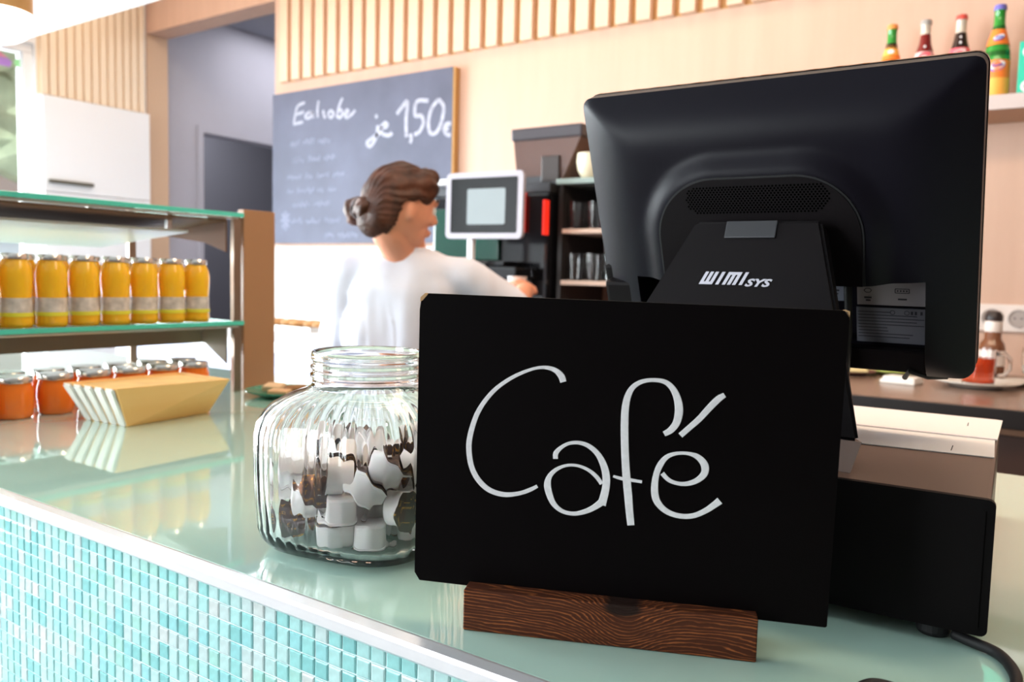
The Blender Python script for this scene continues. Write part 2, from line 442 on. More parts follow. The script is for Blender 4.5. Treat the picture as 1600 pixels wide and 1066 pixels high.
# --- service counter with mosaic front
XC0, XC1 = -2.6, 0.75
c = thing('service_counter', ((XC0 + XC1) / 2, 0.88, 0), 'long service counter faced with small aqua glass mosaic tiles', 'counter')
make('body', B().box((XC0, 0.4300, 0), (XC1, 1.31, 1.0275)), M_grout, c, world=True)
# aluminium edge: angled profile
tr = B()
prof = [(0.4290, 1.0250), (0.4215, 1.0262), (0.4190, 1.0290), (0.4190, 1.0372), (0.4205, 1.0402), (0.4300, 1.0412), (0.4330, 1.0405), (0.4330, 1.0285)]
Mx = Matrix(((0, 0, 1, XC0), (1, 0, 0, 0), (0, 1, 0, 0), (0, 0, 0, 1)))
tr.prism(prof, XC1 - XC0, Mx)
make('edge_trim', tr, M_alu, c, world=True)
P_ = 0.0152; TS = 0.0138
tile_cols = [(0.32, 0.68, 0.67), (0.42, 0.73, 0.72), (0.25, 0.60, 0.60), (0.49, 0.74, 0.73), (0.55, 0.71, 0.71), (0.38, 0.70, 0.64), (0.62, 0.70, 0.69), (0.31, 0.66, 0.68)]
tmats = [mat('mosaic_glass_%s' % 'abcdefgh'[i], cc, 0.12, spec=0.6, var=(110, 0.12)) for i, cc in enumerate(tile_cols)]
wts = [5, 6, 2, 6, 4, 3, 2, 3]
def tile_mesh(m):
    b = B(); h = TS / 2; e = 0.0012; y0 = 0.0; y1 = -0.0014
    a = [b.bm.verts.new((x, y0, z)) for x, z in ((-h, -h), (h, -h), (h, h), (-h, h))]
    q = [b.bm.verts.new((x, y1 * 0.6, z)) for x, z in ((-h, -h), (h, -h), (h, h), (-h, h))]
    f = [b.bm.verts.new((x, y1, z)) for x, z in ((-h + e, -h + e), (h - e, -h + e), (h - e, h - e), (-h + e, h - e))]
    for r1, r2 in ((a, q), (q, f)):
        for i in range(4): b.bm.faces.new((r1[i], r1[(i + 1) % 4], r2[(i + 1) % 4], r2[i]))
    b.bm.faces.new(f)
    o = make('mosaic_tile', b, m, c)
    return o
protos = [tile_mesh(m) for m in tmats]
nx = int((XC1 - XC0) / P_); grid = []
def cam_px(p):
    q = R_CAM @ (Vector(p) - CAM_POS)
    return (800 + FPX * q.x / q.z, 533 + FPX * q.y / q.z, q.z) if q.z > 0.05 else (9999, 9999, 1)
for ix in range(nx):
    for iz in range(64):
        X = XC0 + P_ * (ix + 0.5); Z = 1.0245 - P_ * (iz + 0.5)
        px, py, dpt = cam_px((X, 0.43, Z))
        vis = -5 < px < 1605 and py < 1071
        a = cam_px((X + 0.007, 0.43, Z))[0] - cam_px((X - 0.007, 0.43, Z))[0] if vis else 0
        grid.append((-(a / dpt) if vis else 0, X, Z))
grid.sort()
rt = random.Random(11)
wc = tmats
fill = bmesh.new(); used = set()
verts = []; faces = []; mids = []
for n_, (key, X, Z) in enumerate(grid):
    k = rt.choices(range(8), wts)[0]
    jx, jz = rt.uniform(-.0002, .0002), rt.uniform(-.0002, .0002)
    if n_ < 300:
        if k not in used: o = protos[k]; used.add(k)
        else: o = protos[k].copy(); COL.objects.link(o)
        o.location = (X + jx - c.location.x, 0.4300 - c.location.y, Z + jz)
        o.rotation_euler = (rt.uniform(-.02, .02), 0, rt.uniform(-.02, .02))
    else:
        v0 = len(verts)
        for y, h in ((0.4302, TS / 2), (0.42916, TS / 2), (0.4286, TS / 2 - .0012)):
            verts += [(X + jx - h, y, Z + jz - h), (X + jx + h, y, Z + jz - h), (X + jx + h, y, Z + jz + h), (X + jx - h, y, Z + jz + h)]
        for r in (0, 4):
            for i in range(4): faces.append((v0 + r + i, v0 + r + (i + 1) % 4, v0 + r + 4 + (i + 1) % 4, v0 + r + 4 + i)); mids.append(k)
        faces.append((v0 + 8, v0 + 9, v0 + 10, v0 + 11)); mids.append(k)
fill.free()
me = bpy.data.meshes.new('mosaic_field'); me.from_pydata(verts, [], faces); me.update()
for m in tmats: me.materials.append(m)
me.polygons.foreach_set('material_index', mids)
fo = bpy.data.objects.new('mosaic_field', me); COL.objects.link(fo); fo.parent = c; fo.matrix_parent_inverse = WM(c).inverted(); fo['kind'] = 'stuff'
for k in range(8):
    if k not in used: bpy.data.objects.remove(protos[k])
tag(make('glass_countertop', B().box((XC0, 0.4335, 1.0280), (XC1, 1.33, CT), bev=0.0015), M_top), 'glossy pale aqua glass worktop on the mosaic counter', 'countertop')

# --- back units against the wall
M_brownstone = mat('brown_stone_worktop', (0.22, 0.14, 0.105), 0.22, spec=0.5, var=(30, 0.15))
c = thing('base_cabinet', (-1.0, 2.5, 0), 'dark brown base unit under the brown worktop at the right', 'cabinet')
make('body', B().box((-2.08, 2.11, 0.08), (0.9, 2.88, 0.995)).box((-2.05, 2.16, 0), (0.9, 2.80, 0.08)), M_brownwood, c, world=True)
M_doordark = mat('dark_brown_front', (0.055, 0.028, 0.022), 0.4)
for k in range(4):
    x0 = -2.07 + k * 0.74
    d = make('door', B().box((x0 + .004, 2.092, 0.10), (x0 + .736, 2.11, 0.975), bev=0.002), M_doordark, c, world=True)
    make('handle', B().tube([(x0 + .60, 2.092, .9), (x0 + .60, 2.066, .9), (x0 + .70, 2.066, .9), (x0 + .70, 2.092, .9)], 0.005), M_steel, d, world=True)
wt = B(); wt.box((-2.08, 2.07, 0.995), (0.9, 2.895, CT), bev=0.004)
wtop = tag(make('stone_worktop', wt, M_brownstone), 'polished brown worktop with a dark front edge along the back wall', 'worktop')
make('front_edge', B().box((-2.08, 2.058, 0.9955), (0.9, 2.0695, CT - .002), bev=0.002), mat('black_edge_band', (.010, .007, .007), .4), wtop, world=True)
c = thing('white_cabinet', (-2.8, 2.4, 0), 'pale bluish white base unit below the big grey blackboard', 'cabinet')
M_blwhite = mat('bluish_white_front', (0.52, 0.56, 0.74), 0.4)
make('body', B().box((-3.46, 1.99, 0.0), (-2.10, 2.885, 1.0)), M_blwhite, c, world=True)
for k in range(3):
    x0 = -3.46 + k * 0.4533
    d = make('door', B().box((x0 + .004, 1.972, 0.08), (x0 + .449, 1.99, 0.955), bev=0.002), M_blwhite, c, world=True)
    make('handle', B().box((x0 + .30, 1.952, .90), (x0 + .42, 1.972, .912), bev=0.002), M_steel, d, world=True)
tag(make('white_worktop', B().box((-3.47, 1.955, 1.0), (-2.09, 2.885, CT), bev=0.003), M_white), 'white worktop below the big grey blackboard', 'worktop')
# bread loaves / tray on the white worktop
c = thing('serving_tray', (-2.86, 2.50, CT), 'low tray with brown pastries on the white worktop', 'tray')
make('tray', B().box((-.20, -.12, 0), (.20, .12, .006), bev=.002).box((-.20, -.12, .006), (-.194, .12, .02)).box((.194, -.12, .006), (.20, .12, .02)).box((-.194, .114, .006), (.194, .12, .02)).box((-.194, -.12, .006), (.194, -.114, .02)), M_steel, c)
M_bread = mat('baked_crust', (0.55, 0.30, 0.13), 0.6, var=(30, 0.3), bump=(60, .4, .003))
for k in range(5):
    o = make('pastry', B().ball((0, 0, .022), (.034, .055, .019)), M_bread, None, smooth=True)
    o.location = (-3.01 + k * .075, 2.50 + .012 * (k % 2), CT + .004)
    tag(o, ['brown pastry at the left end of the low tray', 'second brown pastry from the left on the low tray', 'brown pastry in the middle of the low tray', 'second brown pastry from the right on the low tray', 'brown pastry at the right end of the low tray'][k], 'pastry', 'pastries on the low tray')

# ================================================================== BLACKBOARD MENU
c = thing('menu_blackboard', (-2.88, YW - 0.01, 1.445), 'large grey chalk menu board with a wooden edge, reading je 1,50', 'blackboard')
make('panel', B().box((-3.495, YW - 0.036, 1.447), (-2.290, YW - 0.020, 2.222)), M_slate, c, world=True)
make('frame', B().box((-3.494, YW - 0.034, 1.448), (-2.280, YW - 0.0005, 2.221)), mat('orange_wood_edge', (0.55, 0.30, 0.10), 0.6), c, world=True)
MB_ = Matrix(((1, 0, 0, 0), (0, 0, -1, YW - 0.0359), (0, 1, 0, 0), (0, 0, 0, 1)))
def chalk(name, strokes, hw, m):
    b = B()
    for i, s_ in enumerate(strokes): b.ribbon([(x, z, hw) for x, z in s_], 0.0006, MB_, lift=0.0001 + 0.00012 * (i % 5), sub=4)
    o = make(name, b, m, c, world=True)
    if name == 'chalk_list': o['kind'] = 'stuff'
    return o
chalk('chalk_heading', [[(-3.249, 2.159), (-3.3, 2.147), (-3.319, 2.111), (-3.331, 2.061)], [(-3.335, 2.058), (-3.261, 2.063)], [(-3.312, 2.106), (-3.255, 2.113)],
    [(-3.205, 2.11), (-3.235, 2.10), (-3.243, 2.085), (-3.222, 2.078), (-3.2, 2.09), (-3.193, 2.108), (-3.187, 2.075)], [(-3.148, 2.158), (-3.155, 2.11), (-3.152, 2.075)],
    [(-3.114, 2.109), (-3.108, 2.08), (-3.095, 2.07)], [(-3.06, 2.104), (-3.077, 2.087), (-3.059, 2.067), (-3.039, 2.084), (-3.06, 2.104)],
    [(-2.978, 2.155), (-3.0, 2.12), (-3.018, 2.063)], [(-3.016, 2.075), (-2.994, 2.06), (-2.978, 2.08), (-2.99, 2.10), (-3.01, 2.09)],
    [(-2.959, 2.074), (-2.936, 2.084), (-2.948, 2.094), (-2.962, 2.077), (-2.948, 2.057), (-2.913, 2.07), (-2.891, 2.088)]], 0.0075, M_chalk_soft)
chalk('chalk_price', [[(-2.758, 2.044), (-2.743, 2.048)], [(-2.739, 2.003), (-2.749, 1.949), (-2.787, 1.908), (-2.81, 1.926), (-2.766, 1.95), (-2.722, 1.967)],
    [(-2.723, 1.986), (-2.68, 1.995), (-2.691, 2.011), (-2.717, 1.994), (-2.711, 1.962), (-2.668, 1.951), (-2.647, 1.961)],
    [(-2.62, 2.045), (-2.586, 2.075), (-2.556, 2.095), (-2.562, 2.012), (-2.558, 1.935)], [(-2.535, 1.948), (-2.528, 1.925), (-2.536, 1.905)],
    [(-2.429, 2.087), (-2.499, 2.090), (-2.508, 2.03), (-2.468, 2.023), (-2.458, 1.988), (-2.481, 1.952), (-2.512, 1.943)],
    [(-2.37, 2.088), (-2.409, 2.051), (-2.427, 1.993), (-2.416, 1.943), (-2.377, 1.944), (-2.349, 1.994), (-2.34, 2.052), (-2.37, 2.088)],
    [(-2.295, 1.974), (-2.324, 1.973), (-2.333, 1.948), (-2.318, 1.928), (-2.297, 1.925)], [(-2.345, 1.955), (-2.308, 1.954)]], 0.0095, M_chalk_soft)
# the small list: rows of tiny handwriting too faint to read
rh = random.Random(4); lst = []
for x0, x1, z in ((-3.356, -3.13, 1.955), (-3.335, -3.015, 1.870), (-3.375, -2.956, 1.785), (-3.375, -3.05, 1.711), (-3.335, -3.158, 1.643), (-3.348, -3.02, 1.557), (-3.091, -2.92, 1.482)):
    x = x0
    while x < x1:
        n = rh.randint(3, 7); s_ = []
        for q in range(n * 2):
            s_.append((x, z + (rh.uniform(.004, .022) if q % 2 else rh.uniform(-.012, 0)))); x += rh.uniform(.007, .012)
        lst.append(s_); x += .02
chalk('chalk_list', lst, 0.0032, M_chalk_faint)
chalk('chalk_star', [[(-3.392 + .035 * math.cos(a), 1.566 + .05 * math.sin(a)), (-3.392 - .035 * math.cos(a), 1.566 - .05 * math.sin(a))] for a in (0, .8, 1.57, 2.35)], 0.008, M_chalk_faint)

# ================================================================== CAFE TABLE SIGN
SX = Vector((math.cos(.3873), math.sin(.3873), 0)); SB = Vector((-math.sin(.3873), math.cos(.3873), 0))
S0 = Vector((-0.2571, 0.5151, 1.0663))
SV = Vector((0, 0, 1)) * math.cos(-.02) + SB * math.sin(-.02)
cr_, sr_ = math.cos(-.0105), math.sin(-.0105)
SX2 = SX * cr_ + SV * sr_; SV2 = SV * cr_ - SX * sr_
MS = plane_M(S0, SX2, SV2)
sign = thing('table_sign', (-0.2571, 0.515, CT), 'black tabletop board hand-lettered Café in white, held in a dark wooden block', 'sign')
W2, HH = 0.1491, 0.2188
ol = [(-W2 + .004, 0), (W2 - .001, 0), (W2, .001), (W2, HH - .0045), (W2 - .0035, HH), (-W2 + .006, HH), (-W2 + .001, HH - .005), (-W2, HH - .012), (-W2, .006)]
board = make('board', B().prism(ol, 0.0045, MS @ Matrix.Translation((0, 0, -0.0045))), M_black, sign, world=True)
ch = B()
ch.prism([(-W2 + .0003, HH - .0062), (-W2 + .0022, HH - .0052), (-W2 + .0062, HH - .0004), (-W2 + .004, HH + .0002), (-W2 + .0005, HH - .003)], .0047, MS @ Matrix.Translation((0, 0, -.0046)))
ch.prism([(W2 - .006, HH - .0004), (W2 - .001, HH - .0010), (W2 + .0002, HH - .006), (W2 + .0002, HH - .0005), (W2 - .002, HH + .0003)], .0040, MS @ Matrix.Translation((0, 0, -.0046)))
make('chipped_corner', ch, M_rawwood, board, world=True)
CAFE = [
('C',[(-0.0402, 0.1593, 0.00198), (-0.0418, 0.1634, 0.00211), (-0.0461, 0.1673, 0.00159), (-0.0525, 0.169, 0.00119), (-0.0602, 0.1682, 0.00092), (-0.0699, 0.1645, 0.00106), (-0.0797, 0.159, 0.00119), (-0.0895, 0.1513, 0.00132), (-0.0972, 0.1422, 0.00145), (-0.1028, 0.1326, 0.00159), (-0.1064, 0.1222, 0.00172), (-0.1085, 0.112, 0.00185), (-0.1086, 0.1033, 0.00185), (-0.1068, 0.0932, 0.00185), (-0.1029, 0.0848, 0.00185), (-0.0968, 0.0781, 0.00185), (-0.0894, 0.0741, 0.00172), (-0.0799, 0.0728, 0.00159), (-0.0698, 0.0747, 0.00132), (-0.062, 0.078, 0.00132), (-0.0564, 0.0814, 0.00106)]),
('a',[(-0.0437, 0.1028, 0.00159), (-0.0436, 0.1071, 0.00159), (-0.0398, 0.1116, 0.00119), (-0.0344, 0.1149, 0.00106), (-0.0274, 0.116, 0.00119), (-0.0204, 0.1143, 0.00145), (-0.014, 0.1095, 0.00172), (-0.0096, 0.1028, 0.00211), (-0.0069, 0.0946, 0.00238), (-0.0065, 0.0848, 0.00238), (-0.009, 0.0718, 0.00264)]),
('a',[(-0.0096, 0.0873, 0.00132), (-0.014, 0.0926, 0.00132), (-0.0204, 0.097, 0.00106), (-0.0282, 0.0992, 0.00092), (-0.0358, 0.0985, 0.00092), (-0.0427, 0.0951, 0.00119), (-0.0475, 0.0897, 0.00159), (-0.0489, 0.0831, 0.00225), (-0.047, 0.0754, 0.00211), (-0.0432, 0.0686, 0.00172), (-0.0366, 0.0642, 0.00132), (-0.0282, 0.0635, 0.00132), (-0.0199, 0.0662, 0.00159), (-0.0138, 0.0699, 0.00185), (-0.0091, 0.0739, 0.00225)]),
('f',[(0.0125, 0.059, 0.00225), (0.011, 0.0695, 0.00238), (0.0096, 0.0806, 0.00251), (0.0079, 0.0931, 0.00251), (0.0065, 0.1056, 0.00238), (0.0054, 0.1194, 0.00238), (0.0047, 0.1332, 0.00238), (0.0048, 0.1443, 0.00225), (0.0063, 0.1527, 0.00198), (0.0096, 0.159, 0.00159), (0.0155, 0.1631, 0.00132), (0.0234, 0.1647, 0.00119), (0.0314, 0.1638, 0.00145), (0.0369, 0.1594, 0.00185), (0.0405, 0.1522, 0.00225), (0.0419, 0.1441, 0.00251), (0.0407, 0.1359, 0.00225), (0.037, 0.1301, 0.00198), (0.0325, 0.127, 0.00159)]),
('f',[(-0.0017, 0.0937, 0.00079), (0.0039, 0.0925, 0.00106), (0.0107, 0.092, 0.00106), (0.0188, 0.0913, 0.00092)]),
('accent',[(0.0438, 0.1268, 0.00172), (0.05, 0.1332, 0.00172), (0.0562, 0.1397, 0.00185), (0.0623, 0.1476, 0.00198), (0.0678, 0.154, 0.00198), (0.0721, 0.1573, 0.00145)]),
('e',[(0.0326, 0.0988, 0.00145), (0.0375, 0.0943, 0.00132), (0.0442, 0.0924, 0.00119), (0.0508, 0.093, 0.00145), (0.0572, 0.0961, 0.00172), (0.0615, 0.1013, 0.00211), (0.0612, 0.1074, 0.00225), (0.0564, 0.1125, 0.00172), (0.0497, 0.1144, 0.00106), (0.0418, 0.1138, 0.00106), (0.0353, 0.1108, 0.00145), (0.031, 0.1049, 0.00185), (0.0286, 0.0977, 0.00185), (0.0278, 0.0893, 0.00211), (0.0288, 0.081, 0.00225), (0.0324, 0.0751, 0.00198), (0.0387, 0.0708, 0.00172), (0.0474, 0.0691, 0.00159), (0.056, 0.0704, 0.00159), (0.0636, 0.0746, 0.00172), (0.0693, 0.0793, 0.00198), (0.073, 0.0827, 0.00225)]),]
lt = B()
for i, (nm, pts) in enumerate(CAFE): lt.ribbon([(u, v, h * 1.15) for u, v, h in pts], 0.00025, MS, lift=0.00002 + .00005 * i)
make('lettering', lt, M_chalk, board, world=True)
# block: origin at its bottom, front face centre, so grain runs in its own frame
bl = B(); Lb = 0.104
u_prof = [(0, 0), (0.046, 0), (0.046, 0.0307), (0.0235, 0.0307), (0.0235, 0.018), (0.0175, 0.018), (0.0175, 0.0307), (0, 0.0307)]
Mp = Matrix(((0, 0, 1, -Lb), (1, 0, 0, 0), (0, 1, 0, 0), (0, 0, 0, 1)))
bl.prism(u_prof, 2 * Lb, Mp)
bmesh.ops.bevel(bl.bm, geom=[e for e in bl.bm.edges], offset=0.0008, segments=1, affect='EDGES')
blk = make('wooden_block', bl, M_block, sign)
yb = math.atan2(.081, .192)
blk.matrix_parent_inverse = WM(sign).inverted()
blk.location = (-0.253, 0.5005, CT + .0002); blk.rotation_euler = (0, 0, yb)

# ================================================================== GLASS JAR WITH CREAMER CUPS
JC = Vector((-0.551, 0.567, CT)); JYAW = math.radians(11)
def sup_r(t, n):
    c_, s_ = abs(math.cos(t)), abs(math.sin(t))
    return (c_ ** n + s_ ** n) ** (-1 / n)
# z, half size, exponent, rib depth
outer = [(0.0, .070, 3.2, 0), (0.0008, .078, 3.3, 0), (0.004, .085, 3.4, .000), (0.012, .0905, 3.4, .0006), (0.022, .0935, 3.4, .0018), (0.05, .0955, 3.4, .0022), (0.085, .0965, 3.4, .0022), (0.112, .0965, 3.4, .0022), (0.124, .0945, 3.3, .0022),
         (0.133, .0905, 3.1, .002), (0.140, .0850, 2.9, .0018), (0.146, .077, 2.6, .0015), (0.1505, .0680, 2.3, .001), (0.1535, .0600, 2.1, .0005), (0.157, .0565, 2, 0), (0.160, .0553, 2, 0), (0.164, .0553, 2, 0), (0.1655, .0575, 2, 0), (0.168, .0575, 2, 0), (0.1695, .0553, 2, 0),
         (0.1725, .0553, 2, 0), (0.174, .0572, 2, 0), (0.1762, .0572, 2, 0), (0.1777, .0550, 2, 0), (0.181, .0550, 2, 0), (0.1825, .0568, 2, 0), (0.186, .0570, 2, 0), (0.1895, .0560, 2, 0), (0.1905, .0545, 2, 0)]
inner = [(0.1900, .0528, 2, 0), (0.186, .0520, 2, 0), (0.160, .0518, 2, 0), (0.155, .0545, 2, 0), (0.149, .0640, 2.3, 0), (0.143, .0750, 2.6, 0), (0.136, .0835, 2.9, 0), (0.128, .0880, 3.2, 0), (0.115, .0910, 3.4, 0), (0.085, .0915, 3.4, 0), (0.05, .0905, 3.4, 0), (0.022, .0880, 3.4, 0), (0.013, .0840, 3.4, 0), (0.0100, .076, 3.3, 0)]
jar = B(); SEG = 288; NR = 48
rings = []
# ribs are spaced evenly along the outline
acc = [0]; 
for i in range(SEG):
    a0 = 2 * PI * i / SEG; a1 = 2 * PI * (i + 1) / SEG
    p0 = Vector((math.cos(a0), math.sin(a0))) * sup_r(a0, 3.4); p1 = Vector((math.cos(a1), math.sin(a1))) * sup_r(a1, 3.4)
    acc.append(acc[-1] + (p1 - p0).length)
tot = acc[-1]
for z, a, n, rd in outer + inner:
    ring = []
    for i in range(SEG):
        t = 2 * PI * i / SEG
        r = a * 0.955 * sup_r(t, n) + 0.6 * rd * (abs(math.cos(NR / 2 * 2 * PI * acc[i] / tot)) - 0.6)
        ring.append(jar.bm.verts.new((r * math.cos(t), r * math.sin(t), z * .975)))
    rings.append(ring)
for a, b2 in zip(rings, rings[1:]):
    for i in range(SEG): jar.bm.faces.new((a[i], a[(i + 1) % SEG], b2[(i + 1) % SEG], b2[i]))
jar.bm.faces.new(list(reversed(rings[0]))); jar.bm.faces.new(rings[-1])
jo = make('glass_jar', jar, M_glass, None, smooth=60)
jo.location = JC + Vector((0, 0, .0002)); jo.rotation_euler = (0, 0, JYAW)
tag(jo, 'open ribbed clear glass jar holding small white creamer cups, beside the black sign', 'jar')
# one creamer cup: fluted tapering cup, flange, foil lid
def cup_proto():
    r0 = thing('creamer_cup', (0, 0, 0), 'small white creamer cup in the glass jar', 'creamer', 'creamer cups in the glass jar')
    b = B(); h = .024; seg = 48; rg = []
    for r, z, fl in ((.0130, -.012, 0), (.0142, -.0118, 0), (.0150, -.0108, 0), (.0156, -.0100, .0003), (.0178, .0080, .0003), (.0180, .0090, 0), (.0192, .0095, 0), (.0193, .0112, 0)):
        rg.append([b.bm.verts.new(((r + fl * (k % 2)) * math.cos(2 * PI * k / seg), (r + fl * (k % 2)) * math.sin(2 * PI * k / seg), z)) for k in range(seg)])
    for a, c2 in zip(rg, rg[1:]):
        for k in range(seg): b.bm.faces.new((a[k], a[(k + 1) % seg], c2[(k + 1) % seg], c2[k]))
    b.bm.faces.new(rg[0]); b.bm.faces.new(rg[-1])
    make('cup', b, M_cup, r0, smooth=35)
    pts = [(.0194 * math.cos(2 * PI * k / 40), .0194 * math.sin(2 * PI * k / 40)) for k in range(40)]
    pts[0] = (.0225, .001); pts[1] = (.0222, .0035)
    make('foil_lid', B().prism(pts, .0005, Matrix.Translation((0, 0, .0112))), M_foil, r0)
    return r0
CUPS = [(0.0385,-0.0499,0.0239,0.0,0.533,-0.846,-0.0),(0.0231,-0.0029,0.0239,0.0,0.939,-0.343,-0.0),(-0.0262,0.0629,0.0239,0.0,0.058,0.998,0.0),(0.0058,-0.0631,0.0239,0.184,-0.0,0.0,0.983),(0.0576,-0.0086,0.0239,0.101,-0.0,-0.0,0.995),(-0.0575,0.0474,0.0239,0.924,-0.0,-0.0,-0.384),(-0.0293,0.0064,0.0285,0.071,-0.614,-0.182,-0.765),(-0.0005,0.0465,0.0285,0.747,0.025,0.639,-0.18),(0.0651,0.0243,0.0285,0.749,0.598,-0.227,0.172),(-0.0655,0.0147,0.0285,0.434,-0.238,0.594,0.634),(-0.051,-0.0516,0.0286,0.498,0.197,0.609,-0.585),(0.0461,0.0602,0.0287,0.754,-0.227,-0.593,0.168),(-0.0666,-0.0205,0.0289,0.157,-0.629,-0.108,0.753),(0.0286,0.0304,0.0306,0.426,0.55,0.406,-0.592),(-0.0189,-0.0352,0.0309,0.795,-0.127,0.404,0.435),(-0.0004,0.0096,0.0425,0.348,0.082,0.909,-0.213),(0.0157,-0.0281,0.0425,0.564,-0.818,0.113,0.015),(0.0129,-0.0634,0.0487,0.0,0.776,-0.63,-0.0),(0.0568,-0.0056,0.0487,0.0,-0.399,0.917,0.0),(0.065,-0.0411,0.0501,0.685,0.094,0.713,-0.115),(-0.0269,-0.0615,0.0532,0.806,0.242,0.291,0.455),(-0.0335,0.0536,0.0533,0.621,-0.026,0.639,0.453),(-0.0643,0.0405,0.0535,0.643,-0.478,-0.425,0.421),(0.0253,0.065,0.0537,0.525,-0.137,0.8,-0.256),(0.0564,0.0488,0.054,0.248,-0.083,0.27,-0.927),(-0.0604,-0.0,0.0592,0.454,-0.635,0.058,-0.622),(-0.064,-0.0415,0.0594,0.235,-0.528,-0.401,0.711),(-0.0075,0.0634,0.0609,0.578,0.688,-0.216,-0.382),(-0.0108,0.0237,0.0617,0.076,0.833,-0.371,0.404),(-0.0386,0.0116,0.0624,0.495,0.723,-0.264,-0.402),(-0.0245,-0.0159,0.0632,0.62,-0.548,-0.557,-0.066),(0.029,0.0127,0.0665,0.497,-0.522,0.0,-0.693),(0.0278,-0.0235,0.069,0.91,0.009,0.195,0.366),(0.0408,-0.0624,0.0701,0.244,-0.355,-0.119,-0.894),(0.0651,0.024,0.0726,0.57,0.775,0.17,-0.212),(0.0154,0.0417,0.0771,0.553,0.71,0.279,0.336),(0.0045,-0.0599,0.0781,0.725,0.551,-0.325,-0.254),(-0.0505,-0.0571,0.0805,0.215,0.122,-0.908,-0.339),(-0.0551,0.0546,0.0817,0.72,0.096,0.344,0.595),(-0.0224,0.0353,0.0824,0.471,-0.439,0.039,0.764),(0.0637,-0.0106,0.084,0.473,0.475,-0.716,0.194),(-0.0647,-0.0141,0.0851,0.15,-0.723,-0.639,-0.215),(0.0537,-0.0497,0.0874,0.654,0.073,0.367,0.657),(-0.0051,-0.0331,0.0882,0.185,0.593,-0.632,0.464),(-0.0654,0.0208,0.0895,0.208,0.251,0.865,-0.381),(0.0059,0.0021,0.0899,0.443,0.377,0.81,0.078),(0.0562,0.051,0.0906,0.254,-0.562,-0.095,0.781),(0.0272,0.0638,0.0935,0.451,0.826,0.088,-0.327)]
cp = cup_proto(); ck = kids(cp)
Mj = Matrix.Translation(JC) @ Matrix.Rotation(JYAW, 4, 'Z') @ Matrix.Scale(.965, 4)
camdir = (CAM_POS - JC).normalized()
lst_c = []
for k, (x, y, z, qw, qx, qy, qz) in enumerate(CUPS):
    if k == 0: o = cp
    else:
        o = cp.copy(); COL.objects.link(o)
        for ch_ in ck:
            d = ch_.copy(); COL.objects.link(d); d.parent = o
    mm = Mj @ (Matrix.Translation((x * .965, y * .965, z)) @ Quaternion((qw, qx, qy, qz)).to_matrix().to_4x4())
    o.location = mm.translation; o.rotation_mode = 'XYZ'; o.rotation_euler = mm.to_euler(); o.scale = (.965, .965, .965)
    p_ = cam_px(mm.translation); lst_c.append((o, p_, mm))
CUP_LABELS = {
    37: 'white creamer cup seen from its round base, at the upper left of the jar pile',
    0: 'upside-down white creamer cup on the jar floor, nearest the sign at bottom right',
    20: 'creamer cup with tilted brown gold foil lid facing out, left of the pile centre',
    19: 'creamer cup with dark foil lid turned to the right, half cut by the sign edge',
    17: 'upside-down creamer cup stacked lid to lid on another at the bottom centre',
    3: 'upright creamer cup at the bottom centre carrying an upside-down one',
    42: 'creamer cup lying on its side high at the right of the pile, lid up right',
    33: 'leaning creamer cup in the middle of the pile above the bottom right cup',
    36: 'creamer cup lying with its lid to the left, centre of the pile',
    10: 'creamer cup with its foil lid flat against the glass at the bottom left',
    41: 'creamer cup with its base outwards at the top of the pile, left half',
    43: 'creamer cup whose foil lid tips down towards the viewer, top centre of the pile',
    45: 'creamer cup tilted lid down on the top of the pile, right of centre',
    44: 'topmost creamer cup at the centre back of the pile, lid tipped forward',
    40: 'creamer cup with lid turned left, touching the sign edge at mid height',
    16: 'creamer cup wedged low between the two bottom cups, base outwards',
    26: 'creamer cup lying with its lid against the left wall of the jar',
    35: 'creamer cup with foil lid facing out near the top right of the pile',
    47: 'highest creamer cup of all, at the top right beside the sign edge',
    39: 'creamer cup on top at the back, lid up and away, right of centre',
    4: 'upright creamer cup on the jar floor behind the sign edge',
    38: 'creamer cup on top of the pile at the back centre, lid up right',
}
for k, (o, p_, mm) in enumerate(lst_c):
    o['label'] = CUP_LABELS.get(k, 'white creamer cup buried behind the front ones in the ribbed jar')


# ================================================================== CASH DRAWER
dx0, dx1, dy0, dy1, dz0, dz1 = -0.445, -0.0285, 0.655, 1.078, CT + .012, CT + .012 + .0993
c = thing('cash_drawer', (-0.029, 0.6546, CT), 'wide black metal cash drawer under the sales terminal, papers on its top', 'cash drawer')
M_drawtop = mat('wall_tinted_enamel', (0.10, 0.056, 0.040), 0.38, spec=0.6, bump=(700, .1, .0002))  # black enamel browned to stand for the warm wall's reflection
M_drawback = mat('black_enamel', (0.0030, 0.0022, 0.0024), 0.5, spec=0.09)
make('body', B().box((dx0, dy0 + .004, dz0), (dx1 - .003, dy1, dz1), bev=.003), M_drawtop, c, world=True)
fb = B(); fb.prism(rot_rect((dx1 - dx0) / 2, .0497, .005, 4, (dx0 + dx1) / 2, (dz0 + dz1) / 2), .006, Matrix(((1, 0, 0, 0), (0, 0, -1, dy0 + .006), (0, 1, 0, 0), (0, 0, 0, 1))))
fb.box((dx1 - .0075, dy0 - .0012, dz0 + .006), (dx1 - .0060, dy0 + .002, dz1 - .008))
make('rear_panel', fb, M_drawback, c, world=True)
for X, Y in ((dx0 + .03, dy0 + .02), (dx1 - .035, dy0 + .02), (dx0 + .03, dy1 - .03), (dx1 - .035, dy1 - .03)):
    make('foot', B().lathe([(.0105, CT + .0003), (.012, CT + .003), (.012, dz0 + .001)], 20, Matrix.Translation((X, Y, 0))), M_rubber, c, world=True)
c.rotation_euler = (0, 0, .0415)
